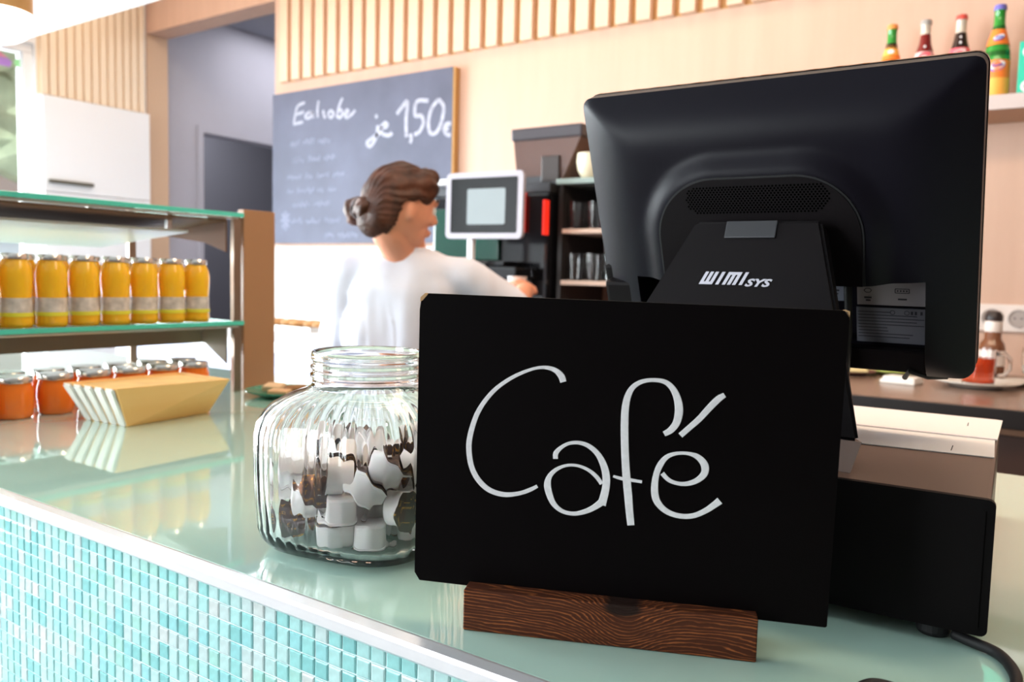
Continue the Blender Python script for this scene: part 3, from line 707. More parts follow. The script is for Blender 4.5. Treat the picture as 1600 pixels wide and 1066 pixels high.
# papers
M_paper = mat('cream_paper', (0.84, 0.80, 0.79), 0.7)
def sheet(name, pts, z, m, sag=0.0, folds=()):
    b = B(); b.prism(pts, .0006, Matrix.Translation((0, 0, z))); return b
b = B(); b.prism([(-.236, .800), (-.040, .822), (-.047, .948), (-.235, .935)], .0008, Matrix.Translation((0, 0, dz1 + .0002)))
b.prism([(-.075, .8295), (-.0742, .8297), (-.0755, .858), (-.0763, .8578)], .0001, Matrix.Translation((0, 0, dz1 + .00102)), mi=1)
tag(make('paper_sheet', b, [M_paper, M_black]), 'front cream paper sheet with a short pen line, on the cash drawer', 'paper', 'paper sheets on the cash drawer')
b = B(); b.prism([(-.236, .906), (-.0430, .915), (-.046, 1.055), (-.240, 1.050)], .0009, Matrix.Translation((0, 0, dz1 + .0012)))
b.prism([(-.235, .9065), (-.0435, .9155), (-.0435, .918), (-.235, .909)], .0001, Matrix.Translation((0, 0, dz1 + .0021)), mi=1)
b.prism([(-.0750, .985), (-.0742, .985), (-.0755, 1.01), (-.0763, 1.01)], .0001, Matrix.Translation((0, 0, dz1 + .0021)), mi=2)
tag(make('paper_sheet', b, [M_paper, mat('lilac_line', (.62, .5, .6), .7), M_black]), 'rear cream paper sheet with a thin lilac rule, on the cash drawer', 'paper', 'paper sheets on the cash drawer')
# cable on the worktop
cb = B()
pts = [(-.050, .668, CT + .0045), (-.036, .660, CT + .0045), (-.027, .656, CT + .0044), (-.019, .648, CT + .0044), (-.012, .632, CT + .0044), (-.008, .610, CT + .0044), (-.010, .580, CT + .0044), (-.022, .556, CT + .0044), (-.046, .545, CT + .0044), (-.064, .5475, CT + .0044), (-.076, .5515, CT + .0044), (-.087, .546, CT + .0044), (-.092, .525, CT + .0044)]
P2 = []
for i in range(len(pts) - 1):
    p0, p1, p2, p3 = [Vector(pts[max(0, min(len(pts) - 1, i + k))]) for k in (-1, 0, 1, 2)]
    for k in range(6):
        t = k / 6; P2.append(0.5 * ((2 * p1) + (-p0 + p2) * t + (2 * p0 - 5 * p1 + 4 * p2 - p3) * t * t + (-p0 + 3 * p1 - 3 * p2 + p3) * t ** 3))
P2.append(Vector(pts[-1]))
tag(make('power_cable', cb.tube(P2, .0040, 10), M_rubber, None, smooth=True), 'black cable curving over the aqua worktop from the cash drawer', 'cable')

# ================================================================== SALES TERMINAL (seen from behind)
MO = Vector((-.2546, .9026, 1.2205))
def fr3(yaw, tilt, roll):
    X = Vector((math.cos(yaw), math.sin(yaw), 0)); Bk = Vector((-math.sin(yaw), math.cos(yaw), 0)); V = Vector((0, 0, 1)) * math.cos(tilt) + Bk * math.sin(tilt)
    return X * math.cos(roll) + V * math.sin(roll), V * math.cos(roll) - X * math.sin(roll)
MXv, MVv = fr3(-.0013, -.3865, -.0044)
MM = plane_M(MO, MXv, MVv)              # x along the screen, y up it, z out of its back
pos = thing('sales_terminal', (-.25, .85, dz1 + .0003), 'black touch-screen sales terminal seen from behind, standing on the cash drawer', 'terminal')
Wm, Hm = .19, .2992
ru0, ru1, rv = -.1393, .1497, .106
us = sorted(set([round(-Wm + 2 * Wm * i / 96, 5) for i in range(97)] + [ru0, ru0 + .0004, ru1 - .0004, ru1]))
vs = sorted(set([round(Hm * i / 76, 5) for i in range(77)] + [rv, rv - .0004]))
def sst(a, b2, x):
    t = max(0, min(1, (x - a) / (b2 - a))); return t * t * (3 - 2 * t)
def stadium(u, v):                      # signed distance to the round-shouldered mount area
    cx_, r = .000, .0625; a = .039
    du = max(abs(u - cx_) - a, 0)
    vc = .154
    if v < vc: return max(abs(u - cx_) - (a + r), 0) - 0 if abs(u - cx_) > a + r else -(a + r - abs(u - cx_))
    return math.hypot(du, v - vc) - r
def height(u, v):
    dl = Wm - abs(u); dt = Hm - v; db = v
    e = lambda d, wd: 1 - (1 - min(1, d / wd)) ** 2.2
    side = e(dl, .085); top = e(dt, .070); bot = e(db, .060) * .8 + .2
    k = 14
    m = -math.log(math.exp(-k * side) + math.exp(-k * top) + math.exp(-k * bot)) / k
    m = max(0, m + .05)
    h = .011 + .030 * min(1.02, m)
    s = stadium(u, v)
    h += .0095 * (1 - sst(0.0, .024, s)) 
    if ru0 < u < ru1 and v < rv: h = .0035
    return h
sh = B(); gridv = []
for v in vs:
    row = []
    for u in us:
        # corners of the casing are rounded
        uu, vv = u, v; cr = .010
        for sx in (-1, 1):
            for cy_ in (cr, Hm - cr):
                cx_ = sx * (Wm - cr)
                if (uu - cx_) * sx > 0 and ((vv - cy_) > 0) == (cy_ > cr) and (vv - cy_) != 0:
                    d = max(abs(uu - cx_), abs(vv - cy_)); l = math.hypot(uu - cx_, vv - cy_)
                    if l > 0: uu = cx_ + (uu - cx_) * d / l; vv = cy_ + (vv - cy_) * d / l
        row.append(sh.bm.verts.new(MM @ Vector((uu, vv, height(u, v)))))
    gridv.append(row)
for j in range(len(vs) - 1):
    for i in range(len(us) - 1): sh.bm.faces.new((gridv[j][i], gridv[j][i + 1], gridv[j + 1][i + 1], gridv[j + 1][i]))
rim = gridv[0][:] + [r[-1] for r in gridv[1:]] + gridv[-1][-2::-1] + [r[0] for r in gridv[-2:0:-1]]
inv = MM.inverted()
low = []
for v_ in rim:
    q = inv @ v_.co; low.append(sh.bm.verts.new(MM @ Vector((q.x, q.y, -.006))))
n = len(rim)
for i in range(n): sh.bm.faces.new((rim[(i + 1) % n], rim[i], low[i], low[(i + 1) % n]))
sh.bm.faces.new(low)
shell = make('back_shell', sh, M_plastic, pos, smooth=38, world=True)
scr = B().prism(rot_rect(Wm + .0008, Hm / 2 + .0008, .011, 5, 0, Hm / 2), .005, MM @ Matrix.Translation((0, 0, -.0112)))
make('screen', scr, mat('screen_glass', (.01, .01, .012), .05), pos, world=True)
# vent plate with a seam round it and rows of holes
def stad_outline(cx_, a, r, vc, v0, k=18):
    pts = [(cx_ - a - r, v0), (cx_ + a + r, v0)]
    for i in range(k + 1):
        t = PI * i / (2 * k); pts.append((cx_ + a + r * math.cos(t), vc + r * math.sin(t)))
    for i in range(k + 1):
        t = PI / 2 + PI * i / (2 * k); pts.append((cx_ - a + r * math.cos(t), vc + r * math.sin(t)))
    return pts
pz = .0505
sm = B().prism(stad_outline(0, .0385, .0625, .154, .1065), .0018, MM @ Matrix.Translation((0, 0, pz - .0012)))
make('seam', sm, M_rubber, shell, world=True)
pl = B().prism(stad_outline(0, .0385, .0605, .154, .1065), .0035, MM @ Matrix.Translation((0, 0, pz - .0018)))
plate = make('vent_plate', pl, M_plastic_d, pos, world=True)
vh = B(); u0, u1, v0, v1 = -.066, .072, .1815, .2090
j = 0; v = v0
while v <= v1 + 1e-6:
    u = u0 + (.0017 if j % 2 else 0)
    while u < u1:
        # stay within the rounded ends of the grille
        r_ = .0137; vc = (v0 + v1) / 2
        du = max(u0 + r_ - u, u - (u1 - r_), 0)
        if math.hypot(du, v - vc) <= r_ + .0005:
            Mh = MM @ Matrix.Translation((u, v, pz + .0016))
            vh.prism([(.00105 * math.cos(2 * PI * q / 6), .00105 * math.sin(2 * PI * q / 6)) for q in range(6)], .00025, Mh)
        u += .0034
    v += .0023; j += 1
vo = make('vent_holes', vh, mat('hole_black', (.0008, .0008, .0008), .9, spec=0), plate, world=True); vo['kind'] = 'stuff'
# port recess with its printed labels
M_lab = mat('label_silver', (.36, .33, .35), .45); M_lab2 = mat('label_grey', (.16, .16, .19), .5); M_ink = mat('label_ink', (.03, .03, .04), .6)
rz = .0040
lb = B().prism([(.0840, .0685), (.1470, .0685), (.1470, .0985), (.0840, .0985)], .0012, MM @ Matrix.Translation((0, 0, rz)))
ml = MM @ Matrix.Translation((0, 0, rz + .0012))
hx = lambda cx_, cy_, r: [(cx_ + r * math.cos(a), cy_ + .7 * r * math.sin(a)) for a in [PI * k / 3 for k in range(7)]]
lb2 = B()
for a, b2 in zip(hx(.094, .0840, .0035), hx(.094, .0840, .0035)[1:]): lb2.ribbon([(*a, .00035), (*b2, .00035)], .0001, ml, sub=1)
R4 = [(.119, .0820), (.1315, .0820), (.1315, .0863), (.119, .0863), (.119, .0820)]
for a, b2 in zip(R4, R4[1:]): lb2.ribbon([(*a, .0004), (*b2, .0004)], .0001, ml, sub=1)
for q in range(4): lb2.prism([(.1205 + q * .0027, .0833), (.122 + q * .0027, .0833), (.122 + q * .0027, .0850), (.1205 + q * .0027, .0850)], .0001, ml)
for (a, b2, v_) in ((.0905, .0975, .0755), (.092, .0965, .0725), (.1215, .1295, .0745)): lb2.prism([(a, v_), (b2, v_), (b2, v_ + .0018), (a, v_ + .0018)], .0001, ml)
pl1 = make('port_label', lb, M_lab, pos, world=True); make('label_print', lb2, M_ink, pl1, world=True)['kind'] = 'stuff'
l3 = B().prism([(.0830, .0275), (.1465, .0275), (.1465, .0655), (.0830, .0655)], .0012, MM @ Matrix.Translation((0, 0, rz)))
pl2 = make('rating_label', l3, M_lab2, pos, world=True)
l4 = B()
rr = random.Random(2)
for k in range(9):
    v_ = .0605 - k * .0034; x1_ = .145 if k in (0, 2, 4) else rr.uniform(.11, .14)
    l4.prism([(.0845, v_), (x1_ - (.03 if k == 0 else 0), v_), (x1_ - (.03 if k == 0 else 0), v_ + .0009), (.0845, v_ + .0009)], .0001, ml)
for cx_ in (.1165, .1295): 
    hh = [(cx_ + .0022 * math.cos(a), .0610 + .0022 * math.sin(a)) for a in [PI * k / 5 for k in range(11)]]
    for a, b2 in zip(hh, hh[1:]): l4.ribbon([(*a, .0003), (*b2, .0003)], .0001, ml, sub=1)
for cx_ in (.134, .1375, .1425): l4.prism([(cx_ - .001, .0592), (cx_ + .001, .0592), (cx_ + .001, .0628), (cx_ - .001, .0628)], .0001, ml)
make('label_print', l4, M_ink, pl2, world=True)['kind'] = 'stuff'
l5 = B().prism([(.0545, .0715), (.0712, .0715), (.0712, .0985), (.0530, .0985)], .0012, MM @ Matrix.Translation((0, 0, rz)))
l6 = B().ribbon([(.057, .093, .0004), (.068, .0935, .0004)], .0001, ml, sub=1).ribbon([(.060, .0935, .0003), (.0625, .096, .0003), (.066, .096, .0003)], .0001, ml, sub=2).prism([(.060, .082), (.067, .082), (.067, .0838), (.060, .0838)], .0001, ml).prism([(.062, .0785), (.066, .0785), (.066, .080), (.062, .080)], .0001, ml)
p3 = make('port_label', l5, mat('label_bluish', (.30, .32, .40), .45), pos, world=True); p3['label'] = 'small bluish port label with a red dot'; make('label_print', l6, M_ink, p3, world=True)['kind'] = 'stuff'
make('red_mark', B().prism([(.0555, .0715), (.0600, .0715), (.0600, .0750), (.0560, .0775)], .0003, ml), mat('red_mark', (.7, .03, .06), .5), p3, world=True)
make('green_mark', B().prism([(.0705, .030), (.0755, .029), (.0755, .036), (.0735, .0365)], .002, ml), mat('green_mark', (.0, .30, .20), .5), pos, world=True)
# lower cross bar of the recess, upright cable beside the labels, card reader on the left corner
make('cross_bar', B().box((ru0 + .001, .0005, 0), (ru1 - .001, .0245, .0125), MM @ Matrix.Translation((0, 0, .0035)), bev=.002), M_plastic_d, pos, world=True)
make('plug_cable', B().tube([MM @ Vector(p) for p in ((.0765, .0995, .010), (.0770, .08, .012), (.0768, .05, .012), (.0760, .02, .017), (.0730, -.02, .022))], .0038, 12), M_rubber, pos, smooth=True, world=True)
kn = B().tube([MM @ Vector(p) for p in ((.0720, .0985, .0075), (.0820, .0985, .0075))], .0020, 10)
make('plug', kn, M_steel, pos, world=True)
cd = B().box((-.184, .030, .010), (-.1405, .0965, .034), MM, bev=.004).box((-.1885, .083, .004), (-.172, .1115, .020), MM, bev=.003)
make('card_reader', cd, M_plastic_d, pos, world=True)
make('cable_clip', B().tube([MM @ Vector(p) for p in ((.128, -.010, .006), (.134, .004, .018), (.150, -.004, .012), (.166, -.006, .004))], .0028, 8), M_rubber, pos, world=True)
# stand: sloping neck flaring to the base on the drawer
zb = dz1 + .0003
nk = B()
tl, trr = Vector((-.306, .772, 1.360)), Vector((-.186, .772, 1.359))
bl_, br_ = Vector((-.392, .700, zb + .021)), Vector((-.129, .700, zb + .021))
bk = lambda p, d, z=None: Vector((p.x, p.y + d, p.z if z is None else z))
nk.hexa([bl_, br_, bk(br_ + Vector((-.02, 0, 0)), .06), bk(bl_ + Vector((.02, 0, 0)), .06), tl, trr, bk(trr, .030, 1.352), bk(tl, .030, 1.352)])
bmesh.ops.bevel(nk.bm, geom=list(nk.bm.edges), offset=.003, segments=3, affect='EDGES')
neck = make('stand_neck', nk, M_plastic_d, pos, smooth=40, world=True)
make('stand_base', B().hexa([(-.396, .676, zb), (-.130, .676, zb), (-.215, .890, zb), (-.330, .890, zb), (-.394, .699, zb + .0215), (-.127, .699, zb + .0215), (-.215, .890, zb + .012), (-.330, .890, zb + .012)]), mat('wall_tinted_plastic', (.13, .085, .07), .35), pos, world=True)  # black plastic, its colour lightened to brown for the reflected wall
Fx = Vector((1, 0, 0)); Fy = (tl - bl_); Fy.x = 0
MF_ = plane_M((-.2550, .74, 0), Fx, Fy)
# point on the front face of the neck at height z
def face_pt(z): t = (z - bl_.z) / (tl.z - bl_.z); return bl_.y + t * (tl.y - bl_.y)
hz = 1.3505
make('hinge', B().box((-.0245, -.0085, -.004), (.0245, .0090, .0016), plane_M((-.2490, face_pt(hz), hz), Fx, Fy), bev=.001), mat('hinge_grey', (.045, .045, .05), .35, metal=.3), pos, world=True)
M_logo = mat('silver_print', (.55, .53, .60), .5)
z0 = 1.2980
ML = plane_M((-.2905, face_pt(z0) - .0004, z0), Fx, Fy)
wl_ = B(); g = .00011; hgt = 118 * g; sh_ = 46 * g; hw_ = 14.5 * g
def vert(xb): wl_.prism([(xb * g - hw_, 0), (xb * g + hw_, 0), (xb * g + hw_ + sh_, hgt), (xb * g - hw_ + sh_, hgt)], .0002, ML)
for xb in (15, 60, 105, 163, 222, 267, 312, 368): vert(xb)
bar_ = 26 * g
wl_.prism([(15 * g - hw_, 0), (105 * g, 0), (105 * g + sh_ * .22, bar_), (15 * g - hw_ + sh_ * .22, bar_)], .00021, ML)
wl_.prism([(222 * g + sh_ * .78, hgt - bar_), (312 * g + hw_ + sh_ * .78, hgt - bar_), (312 * g + hw_ + sh_ * .96, hgt), (222 * g + sh_, hgt)], .00021, ML)
make('maker_lettering', wl_, M_logo, neck, world=True)
text_obj('maker_lettering', 'SYS', .0102, ML @ Matrix.Translation((.0445, -.0008, 0)) @ Matrix.Diagonal((1.38, 1, 1, 1)), M_logo, neck, depth=.0002, shear=.38, offset=.0004, space=1.05)

# ================================================================== GLASS DISPLAY CASE ON THE COUNTER
CX0, CX1, CY0, CY1 = -1.86, -1.448, .455, 1.112
dc = thing('display_case', (-1.65, .78, CT), 'open glass display case with two green-edged shelves on steel posts, on the counter', 'display case')
for nm, z in (('middle_shelf', 1.183), ('top_shelf', 1.412)):
    s_ = make('glass_shelf', B().box((CX0, CY0, z), (CX1 - .003, CY1, z + .008)), M_shelfpane, dc, world=True)
    make('polished_edge', B().box((CX1 - .003, CY0, z), (CX1, CY1, z + .009), bev=.001), mat('aqua_glass_edge', (.10, .62, .50), .1, spec=.6), s_, world=True)
    make('edge_rail', B().box((CX1 - .018, CY0, z - .005), (CX1 - .003, CY1 - .012, z - .0003), bev=.001), M_steel, s_, world=True)
M_post = mat('brown_steel', (.32, .24, .19), .3, metal=.8)
for X, Y in ((CX1 - .0145, CY1 - .024), (CX1 - .0145, CY0 + .004), (CX0 + .004, CY1 - .024), (CX0 + .004, CY0 + .004)):
    pb = B().box((X, Y, CT + .0002), (X + .011, Y + .018, 1.183)).box((X, Y, 1.191), (X + .011, Y + .018, 1.412))
    make('post', pb, M_post, dc, world=True)
# slanting inner glass hood under the top shelf
make('inner_hood', B().hexa([(CX0 + .03, CY0 + .02, 1.345), (CX1 - .05, CY0 + .02, 1.375), (CX1 - .05, CY1 - .10, 1.375), (CX0 + .03, CY1 - .10, 1.345), (CX0 + .03, CY0 + .02, 1.350), (CX1 - .05, CY0 + .02, 1.380), (CX1 - .05, CY1 - .10, 1.380), (CX0 + .03, CY1 - .10, 1.350)]), mat('frosted_panel', (.62, .62, .60), .35), dc, world=True)
for Y in (CY0 + .05, CY1 - .14):
    make('hood_bracket', B().box((CX0 + .04, Y, 1.352), (CX0 + .05, Y + .01, 1.412)), M_steel, dc, world=True); make('hood_bracket', B().box((CX1 - .07, Y, 1.3785), (CX1 - .06, Y + .01, 1.412)), M_steel, dc, world=True)
tag(make('end_panel', B().box((-1.475, 1.116, CT + .0003), (-1.455, 1.199, 1.430), bev=.002), mat('caramel_laminate', (0.40, 0.20, 0.105), 0.35)), 'upright brown wooden end board behind the glass display case', 'panel')

M_under_shelf = mat('brown_under_shelf', (.20, .11, .075), .65, spec=.2)
make('reflection_panel', B().hexa([(CX0 + .03, CY0 + .01, 1.372), (CX1 - .020, CY0 + .01, 1.402), (CX1 - .020, CY1 - .03, 1.402), (CX0 + .03, CY1 - .03, 1.372), (CX0 + .03, CY0 + .01, 1.376), (CX1 - .020, CY0 + .01, 1.4065), (CX1 - .020, CY1 - .03, 1.4065), (CX0 + .03, CY1 - .03, 1.376)]), M_under_shelf, dc, world=True)  # brown sheet added for the wood mirrored in the shelf's underside
gx = Matrix(((1, 0, 0, 0), (0, 0, 1, CY1 - .029), (0, 1, 0, 0), (0, 0, 0, 1)))
make('gusset_plate', B().prism([(CX1 - .024, 1.4115), (CX1 - .024, 1.338), (-1.545, 1.358), (-1.70, 1.374), (CX0 + .03, 1.374), (CX0 + .03, 1.4115)], .004, gx), M_under_shelf, dc, world=True)
make('gusset_plate', B().prism([(CX1 - .024, 1.1825), (CX1 - .024, 1.100), (-1.545, 1.140), (CX0 + .03, 1.140), (CX0 + .03, 1.1825)], .004, gx), mat('olive_panel', (.24, .20, .15), .6, spec=.2), dc, world=True)
make('apron_panel', B().box((-1.560, CY0 + .01, 1.140), (-1.556, CY1 - .03, 1.1825)), mat('olive_panel', (.24, .20, .15), .6, spec=.2), dc, world=True)
ORD = ['first', 'second', 'third', 'fourth', 'fifth', 'sixth', 'seventh', 'eighth']
# juice bottles
M_juice = mat('orange_juice', (1.0, 0.53, 0.025), 0.10, spec=.6, sss=.3)
M_lid = mat('silver_lid', (.80, .78, .74), .25, metal=1)
M_lblw = mat('juice_label', (.62, .55, .52), .5, var=(60, .3)); M_lbly = mat('juice_label_band', (.78, .70, .05), .5)
def juice(nm='juice_bottle'):
    r = thing(nm, (0, 0, 0), 'small bottle of orange juice', 'bottle', 'juice bottles on the middle shelf')
    H = .128
    g = make('bottle', B().lathe([(.0225, 0), (.0252, .003), (.0258, .01), (.0245, .030), (.0243, .055), (.0262, .078), (.0266, .092), (.0245, .106), (.0200, .1155), (.0188, .118), (.0188, .1215)], 32), M_juice, r, smooth=50)
    make('lid', B().lathe([(.0200, .1175), (.0212, .1180), (.0212, .1265), (.0200, .1280)], 32), M_lid, r, smooth=40)
    lb_ = make('paper_label', B().lathe([(.0262, .0200), (.0252, .0300), (.0249, .0520), (.0246, .0520), (.0246, .0200)], 32, cap=False), M_lblw, r, smooth=40)
    make('label_band', B().lathe([(.02665, .0200), (.02620, .0270), (.0258, .0270), (.0255, .0200)], 32, cap=False), M_lbly, lb_, smooth=40)
    return r
j0 = juice(); JK = None
ordn = ['nearest the camera', 'second from the camera end', 'third from the camera end', 'fourth from the camera end', 'middle', 'fourth from the brown end board', 'third from the brown end board', 'second from the brown end board', 'nearest the brown end board']
jl = ['orange juice bottle at the left edge of the photo, front row on the glass shelf', 'largest whole orange juice bottle in the front row on the glass shelf', 'second whole orange juice bottle from the left, front row', 'third whole orange juice bottle from the left, front row', 'middle orange juice bottle of the front row, fourth whole one from the left', 'third orange juice bottle from the right, front row', 'second orange juice bottle from the right, front row', 'rightmost orange juice bottle, at the open end of the glass shelf']
k = 0
for i in range(8):
    o = j0 if k == 0 else copy_tree(j0); k += 1
    o.location = (-1.484 - .002 * (i % 2), .612 + .0585 * i, 1.1915); o.rotation_euler = (0, 0, i * .9); o['label'] = jl[i]
for i in range(8):
    o = copy_tree(j0); o.location = (-1.548, .590 + .0600 * i, 1.1915); o.rotation_euler = (0, 0, i * 1.7)
    o['label'] = 'orange juice bottle in the back row on the glass shelf, %s from the left' % ORD[i]; o['group'] = 'back row of juice bottles'
# jars of orange spread under the shelf
M_jam = mat('orange_red_filling', (0.92, 0.20, 0.02), 0.15, spec=.6, sss=.1)
def jam():
    r = thing('preserve_jar', (0, 0, 0), 'squat jar of orange preserve', 'jar', 'preserve jars under the glass shelf')
    make('jar', B().lathe([(.024, 0), (.0275, .003), (.0282, .012), (.0300, .030), (.0290, .048), (.0262, .056), (.0262, .060)], 32), M_jam, r, smooth=50)
    make('lid', B().lathe([(.0272, .0600), (.0282, .0608), (.0282, .0695), (.0268, .0712)], 32), M_lid, r, smooth=40)
    return r
m0 = jam(); k = 0
jm = ['squat orange preserve jar cut by the left edge of the photo', 'squat orange preserve jar at the left, second from the photo edge', 'squat orange preserve jar just left of the wooden basket', 'squat orange preserve jar behind the near end of the wooden basket']
for row, X in enumerate((-1.462, -1.530)):
    for i in range(7):
        o = m0 if k == 0 else copy_tree(m0)
        o.location = (X, .585 + .069 * i + .02 * row, CT + .0003)
        if row == 0 and i < 4: o['label'] = jm[i]
        elif row == 0: o['label'] = 'orange preserve jar behind the wooden basket, front row, %s from the left' % ORD[i]
        else: o['label'] = 'orange preserve jar in the back row under the glass shelf, %s from the left' % ORD[i]; o['group'] = 'back row of preserve jars'
        k += 1
# wooden basket (tapering tub with a pleated white end)
M_bask = wood_mat('pale_basket_wood', (.94, .53, .18), (.98, .60, .24), 'Y', 5, .6)
bs = thing('bread_basket', (-1.31, .82, CT), 'tapering pale wooden basket with a pleated white end, on the aqua counter', 'basket')
b = B(); z0 = CT + .0005
bt = [(-1.362, .722, z0), (-1.248, .730, z0), (-1.268, .895, z0), (-1.364, .895, z0)]
tp = [(-1.378, .694, z0 + .064), (-1.228, .700, z0 + .067), (-1.228, .912, z0 + .064), (-1.374, .912, z0 + .064)]
def shrink(q, s): 
    cx_ = sum(p[0] for p in q) / 4; cy_ = sum(p[1] for p in q) / 4
    return [(cx_ + (p[0] - cx_) * s, cy_ + (p[1] - cy_) * s, p[2]) for p in q]
it = shrink(tp, .94); ib = [(x, y, z + .004) for x, y, z in shrink(bt, .92)]
V = [b.bm.verts.new(p) for p in bt + tp + it + ib]
b.bm.faces.new((V[3], V[2], V[1], V[0]))
for a, c2 in ((0, 4), (4, 8), (8, 12)):
    for i in range(4): b.bm.faces.new((V[a + i], V[a + (i + 1) % 4], V[c2 + (i + 1) % 4], V[c2 + i]))
b.bm.faces.new(V[12:16])
make('tub', b, M_bask, bs, world=True)
M_pleat = mat('white_pleated_liner', (.88, .84, .78), .7)
for k in range(5):
    t0 = k / 5 + .02; t1 = (k + 1) / 5 - .02
    L_ = lambda a, b2, t: Vector(a).lerp(Vector(b2), t)
    out_ = Vector((0, -.006, -.001))
    b = B(); b.hexa([L_(bt[0], bt[1], t0) + out_ * .3, L_(bt[0], bt[1], t1) + out_ * .3, L_(bt[0], bt[1], t1) - out_ * .2, L_(bt[0], bt[1], t0) - out_ * .2,
                     L_(tp[0], tp[1], t0) + out_, L_(tp[0], tp[1], t1) + out_, L_(tp[0], tp[1], t1) - out_ * .2, L_(tp[0], tp[1], t0) - out_ * .2])
    bmesh.ops.bevel(b.bm, geom=list(b.bm.edges), offset=.003, segments=2, affect='EDGES')
    make('pleat', b, M_pleat, bs, smooth=40, world=True)
# folded napkins filling it
b = B(); f_ = shrink(tp, .92); g_ = shrink(bt, .88)
b.hexa([(x, y, z + .0235 + .0) for x, y, z in shrink(g_, 1.04)] + [(x, y, z - .0035) for x, y, z in f_])
tag(make('napkin_stack', b, mat('ochre_napkins', (.90, .58, .24), .75, var=(25, .12))), 'ochre folded napkins filling the pale wooden basket', 'napkins')
# plate with cookies at the far edge of the counter
M_gp = mat('green_glass_plate', (.10, .42, .30), .05, spec=.6, trans=.4)
pc = Vector((-1.335, 1.125, CT))
tag(make('glass_plate', B().lathe([(.045, .0005), (.05, .002), (.072, .0095), (.079, .0125), (.079, .0145), (.070, .0125), (.048, .005), (.001, .0048)], 48, Matrix.Translation(pc)), M_gp, None, smooth=40), 'small green glass plate holding biscuits behind the ribbed jar', 'plate')
bl2 = ['pale thick biscuit at the left of the green glass plate', 'brown biscuit leaning at the right of the green glass plate', 'flat biscuit lying at the front of the green glass plate']
for (dx, dy, dz, rx, rz_, cc), l_ in zip(((-.032, .0, .0155, .25, .3, (.80, .55, .33)), (.020, .012, .0165, -.3, 1.1, (.42, .20, .09)), (.022, -.030, .0125, .1, .4, (.72, .42, .22))), bl2):
    o = make('biscuit', B().box((-.022, -.014, -.006), (.022, .014, .006), bev=.004), mat('biscuit_%d' % int(cc[0] * 100), cc, .7, bump=(120, .5, .002)), None, smooth=40)
    o.location = pc + Vector((dx, dy, dz)); o.rotation_euler = (rx, 0, rz_); tag(o, l_, 'biscuit', 'biscuits on the green plate')

# ================================================================== COFFEE MACHINE, DISPLAY, GRINDER
M_gb = mat('gloss_black', (.006, .006, .008), .12, spec=.6)
M_dk = mat('dark_grey_metal', (.05, .05, .055), .35, metal=.5)
M_dgreen = mat('green_tree_reflection', (.008, .050, .034), .15, spec=.7)
M_red = mat('red_light', (.5, .01, .01), .4, emit=(1.0, .03, .01), estr=.7)
cm = thing('coffee_machine', (-1.76, 2.5, CT), 'big black espresso machine with red light strips behind the woman', 'coffee machine')
b = B(); b.box((-2.02, 2.42, CT + .06), (-1.50, 2.84, 1.60), bev=.012)
make('body', b, M_gb, cm, world=True)
make('drip_tray', B().box((-2.02, 2.22, CT + .0003), (-1.50, 2.84, CT + .06), bev=.006).box((-2.0, 2.235, CT + .06), (-1.52, 2.40, CT + .066)), M_dk, cm, world=True)
make('front_panel', B().box((-2.00, 2.405, 1.36), (-1.70, 2.421, 1.55), bev=.004), M_dgreen, cm, world=True)  # green colour stands for trees reflected in the glossy black front
make('brew_head', B().box((-1.99, 2.27, 1.29), (-1.53, 2.421, 1.335), bev=.008).box((-1.99, 2.30, 1.335), (-1.60, 2.421, 1.355), bev=.006), M_gb, cm, world=True)
for X in (-1.90, -1.74, -1.60):
    s_ = make('brew_group', B().lathe([(.034, 1.235), (.036, 1.25), (.036, 1.290)], 24, Matrix.Translation((X, 2.32, 0))), M_steel, cm, smooth=40, world=True)
    make('filter_handle', B().tube([(X, 2.29, 1.245), (X + .01, 2.24, 1.240), (X + .02, 2.17, 1.235)], [.008, .011, .012], 12), M_gb, s_, smooth=40, world=True)
make('top_rail', B().box((-2.05, 2.40, 1.640), (-1.80, 2.46, 1.662), bev=.008).box((-2.04, 2.42, 1.60), (-2.02, 2.44, 1.642)).box((-1.83, 2.42, 1.60), (-1.81, 2.44, 1.642)), M_white, cm, world=True)
make('top_tray', B().box((-2.02, 2.43, 1.60), (-1.50, 2.84, 1.635), bev=.004), M_dk, cm, world=True)
for x0, x1, y, za, zb_ in ((-1.507, -1.499, 2.395, 1.45, 1.57), (-1.605, -1.595, 2.395, 1.46, 1.60)):
    make('light_strip', B().box((x0, y, za), (x1, y + .03, zb_)), M_red, cm, world=True)
make('steam_pipe', B().tube([(-1.97, 2.27, 1.30), (-1.975, 2.22, 1.25), (-1.98, 2.20, 1.12)], .006, 8), M_steel, cm, smooth=True, world=True)
# touch display on its own white arm
td = thing('touch_display', (-1.70, 2.24, 1.335), 'square tablet display in a white rounded frame on a short white arm, beside the woman', 'display')
MD = plane_M((-1.640, 2.235, 1.5400), (.995, .02, -.006), (.03, 0.0, 1))
make('frame', B().prism(rot_rect(.158, .112, .018, 6), .016, MD @ Matrix.Translation((0, 0, -.008))), mat('pale_grey_frame', (.40, .37, .42), .35), td, world=True)
make('screen', B().prism(rot_rect(.137, .093, .006, 4), .0022, MD @ Matrix.Translation((0, 0, .0070))), mat('dark_screen', (.02, .021, .022), .08), td, world=True)
make('screen_reflection', B().prism(rot_rect(.078, .060, .006, 4, .012, -.004), .0008, MD @ Matrix.Translation((0, 0, .0090))), mat('screen_reflection', (.20, .23, .24), .3, emit=(.5, .55, .58), estr=.12), td, world=True)  # pale, faintly glowing patch painted on as the screen's reflection
make('arm', B().box((-1.712, 2.236, 1.3355), (-1.690, 2.256, 1.45), bev=.004).box((-1.74, 2.228, 1.3355), (-1.68, 2.30, 1.3405), bev=.001), M_white, td, world=True)
